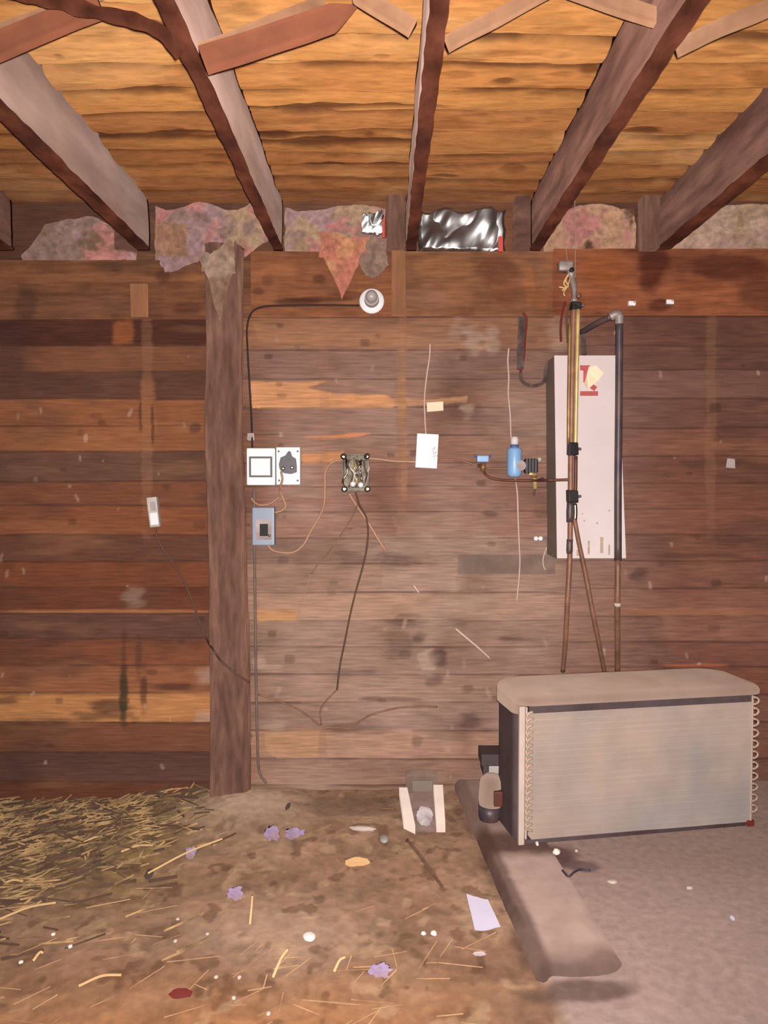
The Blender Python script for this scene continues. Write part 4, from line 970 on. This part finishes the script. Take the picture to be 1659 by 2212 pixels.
obj('side_skirt', prism(bmesh.new(), [MU @ Vector((x, y, HT-.075)) for x, y in rr_plan(-.008, .03, .12, DEP+.01, (.04,.01,.01,.08))], (0,0,.045)), M['dust_top'], t, smooth=False)
# coil pack
bm = bmesh.new(); nz2 = 145; nx2 = 120; z0, z1 = .012, HT-.064; x0, x1 = .055, LEN-.035; vs = []
for i in range(nz2+1):
    row = []; z = z0+(z1-z0)*i/nz2
    for j in range(nx2+1):
        x = x0+(x1-x0)*j/nx2; f = 1-.75*min(1, max(0, (x-.25)/.35))
        y = .006+.014*f*max(0, math.cos(2*math.pi*(i/nz2)*20))**3
        y += .0015*mnoise.noise(Vector((x*14, z*14, 0)))
        row.append(bm.verts.new(MU @ Vector((x, y, z))))
    vs.append(row)
for i in range(nz2):
    for j in range(nx2): bm.faces.new((vs[i][j], vs[i][j+1], vs[i+1][j+1], vs[i+1][j]))
box(bm, (x0,.012,z0), (x1,.06,z1), 0, MU)
cp = obj('coil', bm, M['coil'], t, smooth=False, fix=False)
for xx, nm in ((.03, 0), (LEN-.036, 1)):
    obj('end_plate', ubox((xx-.004,.0,.02), (xx+.002,.055,HT-.04), .001), M['endplate'], t)
obj('corner_strip', ubox((.000,-.002,.0), (.022,.012,HT-.036), .003), M['endplate'], t)['label'] = 'pale vertical corner strip'
# return bends
def bend(x, z, sgn, r=.0125):
    P = []
    for k in range(7):
        a = math.pi*k/6; P.append(MU @ Vector((x+sgn*math.sin(a)*.022, -.003+.006*(k % 2)*0, z+math.cos(a)*r)))
    return T(P, .0048, n=2, seg=8)
nb = 18
for k in range(nb):
    z = .065+(HT-.135)*k/(nb-1)
    obj('return_bend', bend(.052, z, -1), M['bend'], t, smooth=True)
for k in range(11):
    z = .07+(HT-.13)*k/10
    obj('return_bend', bend(LEN-.036, z, 1, .014), M['bend'], t, smooth=True)
obj('base_rail', ubox((.02,.014,-.006), (LEN-.02,.05,.011), .003), M['body_dark'], t)
obj('foot', ubox((LEN-.05,.0,-.004), (LEN-.02,.03,.02), .003), M['rustred'], t)

# compressor beside the unit
c = Gp(1056, 1772, .03); c.y = min(c.y, 3.3)
t = thing('compressor', 'small beige and grey motor standing left of the cooling unit', 'motor', (c.x, c.y, .02))
obj('shell', lathe(bmesh.new(), [(.03,.07),(.046,.075),(.049,.10),(.049,.155),(.044,.18),(.026,.196),(0,.2)], (c.x,c.y,.02), (.06,0,1), seg=28), M['dust_top'], t, smooth=True)
obj('shell_base', lathe(bmesh.new(), [(.028,0),(.036,.004),(.044,.03),(.047,.072)], (c.x,c.y,.02), (.06,0,1), seg=28), M['steelblue'], t, smooth=True)
obj('terminal_box', B((c.x+.012,c.y-.062,.11), (c.x+.046,c.y-.03,.17), .005), M['copper_dark'], t)
obj('mounting_strap', B((c.x+.050,c.y-.02,.02), (c.x+.060,c.y+.0,.2), .002), M['cable_tan'], t)
t = thing('mounting_bracket', 'dark bracket with a pale fitting on the wall above the small motor', 'bracket', (Wp(1062,1672,3.5).x, 3.5, Wp(1062,1672,3.5).z))
obj('bracket', wbox((1040,1630),(1092,1655),3.47,YW-.004,.003), M['body_dark'], t)
obj('fitting', wbox((1056,1655),(1084,1672),3.48,3.53,.006), M['offwhite'], t)
obj('arm', wbox((1044,1655),(1054,1676),3.48,YW-.004,.003), M['body_dark'], t)

# ------------------------------------------------------------------ things on the ground
# metal channel near the wall
a0, a1 = Gp(872, 1800, .01), Gp(958, 1800, .01); b0_, b1_ = Gp(868, 1722, .01), Gp(950, 1718, .01)
t = thing('metal_channel', 'pale metal channel with two upturned flanges lying near the wall', 'channel', (a0+a1)/2*.5+(b0_+b1_)/2*.5)
def quadprism(bm, q, h): return prism(bm, q, (0,0,h))
def lerp(a, b, t_): return a+(b-a)*t_
L0, L1 = Gp(862,1718,.02), Gp(872,1790,.02); R0, R1 = Gp(940,1712,.02), Gp(946,1798,.02)
wL = Vector((.040,0,0)); 
obj('flange', quadprism(bmesh.new(), [L0, L0+wL*.9, Gp(897,1802,.02), L1], .035), M['flange'], t)
obj('flange', quadprism(bmesh.new(), [R0-Vector((.008,0,0)), R0+Vector((.034,0,0)), Gp(962,1798,.02), R1-Vector((.006,0,0))], .035), M['flange'], t)
obj('web', quadprism(bmesh.new(), [L0+wL, R0, R1, Gp(897,1798,.015)], .008), M['dusty_dark'], t)['label'] = 'dark dusty middle of the channel'
c = Gp(917, 1768, .02)
bm = bmesh.new(); bmesh.ops.create_icosphere(bm, subdivisions=3, radius=1)
for v in bm.verts: v.co = Vector((c.x+v.co.x*.034, c.y+v.co.y*.085, .03+max(v.co.z, -.3)*.022))+mnoise.noise_vector(v.co*3)*.008
tag(obj('crumpled_rag', bm, M['rag'], smooth=True), 'crumpled pale scrap lying inside the metal channel', 'scrap')
c = Wp(912, 1696, 3.52)
t = thing('outlet_box', 'small grey metal box at the wall behind the metal channel', 'electrical box', (c.x, 3.52, .0))
obj('shell', B((c.x-.072,3.50,.0), (c.x+.07,3.585,.085), .004), M['cement'], t)
obj('recess', B((c.x-.045,3.494,.02), (c.x+.045,3.502,.068), .002), M['panel_side'], t)['label'] = 'darker grey recessed centre'

# paper sheet
q = [Gp(1008,1937,.024), Gp(1054,1941,.020), Gp(1081,2004,.020), Gp(1026,2008,.020)]
bm = bmesh.new(); n = 14; g = []
for i in range(n+1):
    r_ = []
    for j in range(n+1):
        u, v = j/n, i/n; p_ = lerp(lerp(q[0], q[1], u), lerp(q[3], q[2], u), v)
        p_ = p_+Vector((0,0,.010*max(0, 1-(u+v)/.35)**1.5+.004*math.sin(u*5+v*3)+.004*max(0,(1-v)*(u-.7))))
        r_.append(bm.verts.new(p_))
    g.append(r_)
for i in range(n):
    for j in range(n): bm.faces.new((g[i][j], g[i+1][j], g[i+1][j+1], g[i][j+1]))
bmesh.ops.recalc_face_normals(bm, faces=bm.faces)
r_ = bmesh.ops.solidify(bm, geom=list(bm.faces), thickness=.0022)
pp_ = obj('paper_sheet', bm, M['paper'])
tag(pp_, 'white printed paper sheet lying beside the concrete curb', 'paper')

def lump(name, px, py, rx, ry, rz, m, lab, cat, rot=0, seed=0, z=.0, group=None, sub=3, amp=.25):
    c = Gp(px, py, z+rz*.5)
    bm = bmesh.new(); bmesh.ops.create_icosphere(bm, subdivisions=sub, radius=1)
    R = Matrix.Rotation(rot, 3, 'Z')
    for v in bm.verts:
        d = 1+amp*mnoise.noise(v.co*2+Vector((seed*3.3,0,0))); v.co = c+R @ Vector((v.co.x*rx*d, v.co.y*ry*d, max(v.co.z, -.6)*rz*d))
    return tag(obj(name, bm, M[m], smooth=True), lab, cat, group)
lump('stone', 668, 2023, .020, .022, .012, 'whitebit', 'white oval pebble on the dirt near the bottom centre', 'stone', .6, 1, amp=.08)
lump('foam_scrap', 771, 1862, .045, .022, .014, 'yellowbit', 'yellowish chunk of foam on the dirt below the metal channel', 'scrap', .1, 2)
lump('glass_jar', 830, 1812, .02, .03, .014, 'glassy', 'small cloudy glass piece right of the white strip', 'glass', 0, 3, amp=.1)
lump('litter_strip', 784, 1790, .055, .014, .012, 'endplate', 'bent white strip on the dirt left of the metal channel', 'scrap', -.1, 4)
lump('pebble', 937, 2016, .010, .010, .008, 'whitebit', 'right one of two close white pebbles left of the paper', 'pebble', 0, 5)
lump('pebble', 915, 2016, .008, .009, .006, 'whitebit', 'left one of two close white pebbles left of the paper', 'pebble', 0, 6)
lump('pebble', 1202, 1840, .014, .014, .012, 'whitebit', 'white pebble on the ground in front of the cooling unit corner', 'pebble', 0, 7, z=.034)
lump('pebble', 1160, 1822, .006, .014, .008, 'whitebit', 'tiny pale pebble at the cooling unit front corner', 'pebble', 0, 8, z=.034)
lump('pebble', 1245, 1838, .006, .006, .006, 'endplate', 'tiny dull pebble right of the white one before the unit', 'pebble', 0, 9, z=.034)
lump('pebble', 1490, 1918, .012, .010, .006, 'endplate', 'pale flat pebble on the smooth floor at right', 'pebble', 0, 10, z=.030)
lump('pebble', 1323, 1904, .018, .012, .006, 'endplate', 'flat tan pebble right of the concrete curb', 'pebble', 0, 11, z=.030)
lump('pebble', 1582, 1983, .006, .010, .006, 'paper', 'tiny white pebble near the right edge of the floor', 'pebble', 0, 12, z=.030)
lump('pebble', 1035, 2060, .018, .010, .005, 'galv', 'dull flat pebble below the paper sheet', 'pebble', 0, 13)
lump('plastic_scrap', 508, 1928, .022, .030, .016, 'lilac', 'lilac plastic scrap alone on the dirt left of centre', 'scrap', .3, 14, amp=.9)
lump('plastic_scrap', 820, 2096, .03, .024, .012, 'lilac', 'lilac plastic scrap near the bottom centre', 'scrap', .3, 15, amp=.9)
lump('plastic_scrap', 588, 1800, .026, .055, .018, 'lilac', 'lilac plastic scrap at the foot of the dust mound', 'scrap', .2, 16, z=.01, amp=.9)
lump('plastic_scrap', 636, 1800, .035, .03, .010, 'lilac', 'lilac plastic scrap right of the mound, left of the white strip', 'scrap', .2, 17, z=.01, amp=.9)
lump('plastic_scrap', 412, 1840, .018, .04, .010, 'lilac', 'small lilac plastic scrap among the straw', 'scrap', .2, 18, amp=.9)
lump('leaf_scrap', 215, 1862, .024, .05, .014, 'leaf', 'dark scrap standing out in the straw at left', 'scrap', .3, 19)
lump('leaf_scrap', 322, 1888, .014, .03, .012, 'leaf', 'small dark scrap at the straw edge', 'scrap', 0, 20)
lump('leaf_scrap', 622, 1742, .006, .03, .012, 'leaf', 'dark splinter on top of the dust mound', 'scrap', -.2, 21, z=.05)
lump('leaf_scrap', 390, 2146, .03, .016, .010, 'rustred', 'rusty red scrap near the bottom left', 'scrap', 0, 22)
for k, (px, py) in enumerate(((115,2018),(152,2044),(45,2078),(467,2110),(517,2111),(379,2032),(448,2017),(505,2155),(580,2189),(384,1985))):
    labs = ['upper white pebble of the trio at lower left','middle white pebble of the trio at lower left','lowest white pebble of the trio at the left edge','pale pebble left of another near the bottom','pale pebble right of another near the bottom',
            'tiny pale pebble above the smooth dirt patch','tiny slanted pale pebble beside the smooth dirt patch','dull pebble below the pale pair near the bottom','dull pebble at the bottom edge','pale pebble under the straw edge']
    lump('pebble', px, py, .007, .008, .005, 'whitebit' if k < 3 else 'endplate', labs[k], 'pebble', 0, 30+k, group='scattered pebbles', sub=2)

# straw: countless loose stalks at left plus a few long single ones
rs = random.Random(11)
bm = bmesh.new()
def stalk(bm, c, ang, ln, r, tilt=0):
    d = Vector((math.cos(ang)*math.cos(tilt), math.sin(ang)*math.cos(tilt), math.sin(tilt)))
    s = Vector((-math.sin(ang), math.cos(ang), 0))*r; u = Vector((0,0,r))
    a = c-d*ln/2; b = c+d*ln/2
    va = [bm.verts.new(a+s), bm.verts.new(a+u), bm.verts.new(a-s), bm.verts.new(a-u)]
    vb = [bm.verts.new(b+s), bm.verts.new(b+u), bm.verts.new(b-s), bm.verts.new(b-u)]
    for k in range(4): bm.faces.new((va[k], va[(k+1)%4], vb[(k+1)%4], vb[k]))
    bm.faces.new(va[::-1]); bm.faces.new(vb)
def straw_set(name, n, fn, m, lab, rr=(.0014, .0040), seed=0):
    rs = random.Random(seed); bm = bmesh.new(); k = 0
    while k < n:
        x = rs.uniform(-2.0, 1.0); y = rs.uniform(1.4, 3.55)
        if rs.random() > fn(x, y): continue
        k += 1
        base = .012-.075*max(0, min(1, (-.9-x)/.35))*max(0, min(1, (y-3.0)/.55)) if x < -.7 and y > 2.5 else .0
        stalk(bm, Vector((x, y, base+rs.uniform(.0, .03 if base else .008))), rs.gauss(.55, .55), rs.uniform(.03, .16), rs.uniform(*rr), rs.gauss(0, .10))
    return tag(obj(name, bm, m, origin=(0,0,0)), lab, 'straw', kind='stuff')
def dens(x, y):
    a = 1/(1+math.exp((x+.95+.25*(3.2-y)*.3)/.09))*min(1, max(0, (y-2.25)/.7))
    return a*(.55+.45*(mnoise.noise(Vector((x*4, y*4, 0)))+.5))
straw_set('loose_straw', 1150, dens, M['straw'], 'thick scatter of loose straw over the floor at the left', seed=1)
straw_set('straw_chaff', 260, lambda x, y: (.9 if x < .3 and y < 2.4 else .18 if x < .25 else 0)*(1 if y < 3.3 else .4), M['chaff'], 'thin chaff and straw bits scattered over the dirt', (.001, .002), 2)
straw_set('dry_leaf_bits', 500, dens, mat('dark_bits', (88,66,52), .9, var=.3), 'dark dry bits mixed into the straw at the left', (.002, .006), 3)
singles = [((320,1886),(480,1812),'long pale stalk lying from the straw toward the dust mound'), ((0,1985),(120,1950),'pale stalk at the left edge below the straw'), ((175,1822),(235,1806),'short bright stalk in the straw near the wall'),
           ((170,2130),(262,2106),'pale stalk alone on the dirt at lower left'), ((262,1840),(330,1826),'bright stalk in the middle of the straw'), ((545,1935),(540,1995),'pale forked stalk right of the lilac scrap'),
           ((590,2110),(622,2050),'pale stalk pointing up from the bottom left of the pebble'), ((0,1912),(50,1904),'thick pale stalk at the left edge of the straw'), ((722,2098),(745,2068),'small stalk right of the oval pebble'),
           ((72,2075),(92,2058),'tiny stalk beside the white pebble trio')]
for a, b, lab in singles:
    p0, p1 = Gp(*a, .02), Gp(*b, .02); md = (p0+p1)/2+Vector((0,.01,.006))
    tag(obj('straw_stalk', T([p0, md, p1], .0035, n=6, seg=6), M['straw_pale'], smooth=True), lab, 'straw', 'single straw stalks')
# sticks on the ground
for pts, r, lab in ((((880,1815),(905,1845),(930,1880),(955,1915)), .006, 'thin dark stick below the metal channel'),):
    tag(obj('stick', T([Gp(a, b, .01) for a, b in pts], r, n=6, wob=.4), M['stick'], smooth=True), lab, 'stick')
P = [Gp(1215,1880,.042), Gp(1228,1893,.036), Gp(1240,1884,.038), Gp(1254,1878,.036), Gp(1275,1880,.034)]
tag(obj('bent_wire', T(P, .004, n=6), M['steelblue'], smooth=True), 'short bent dark wire on the floor before the cooling unit', 'wire')
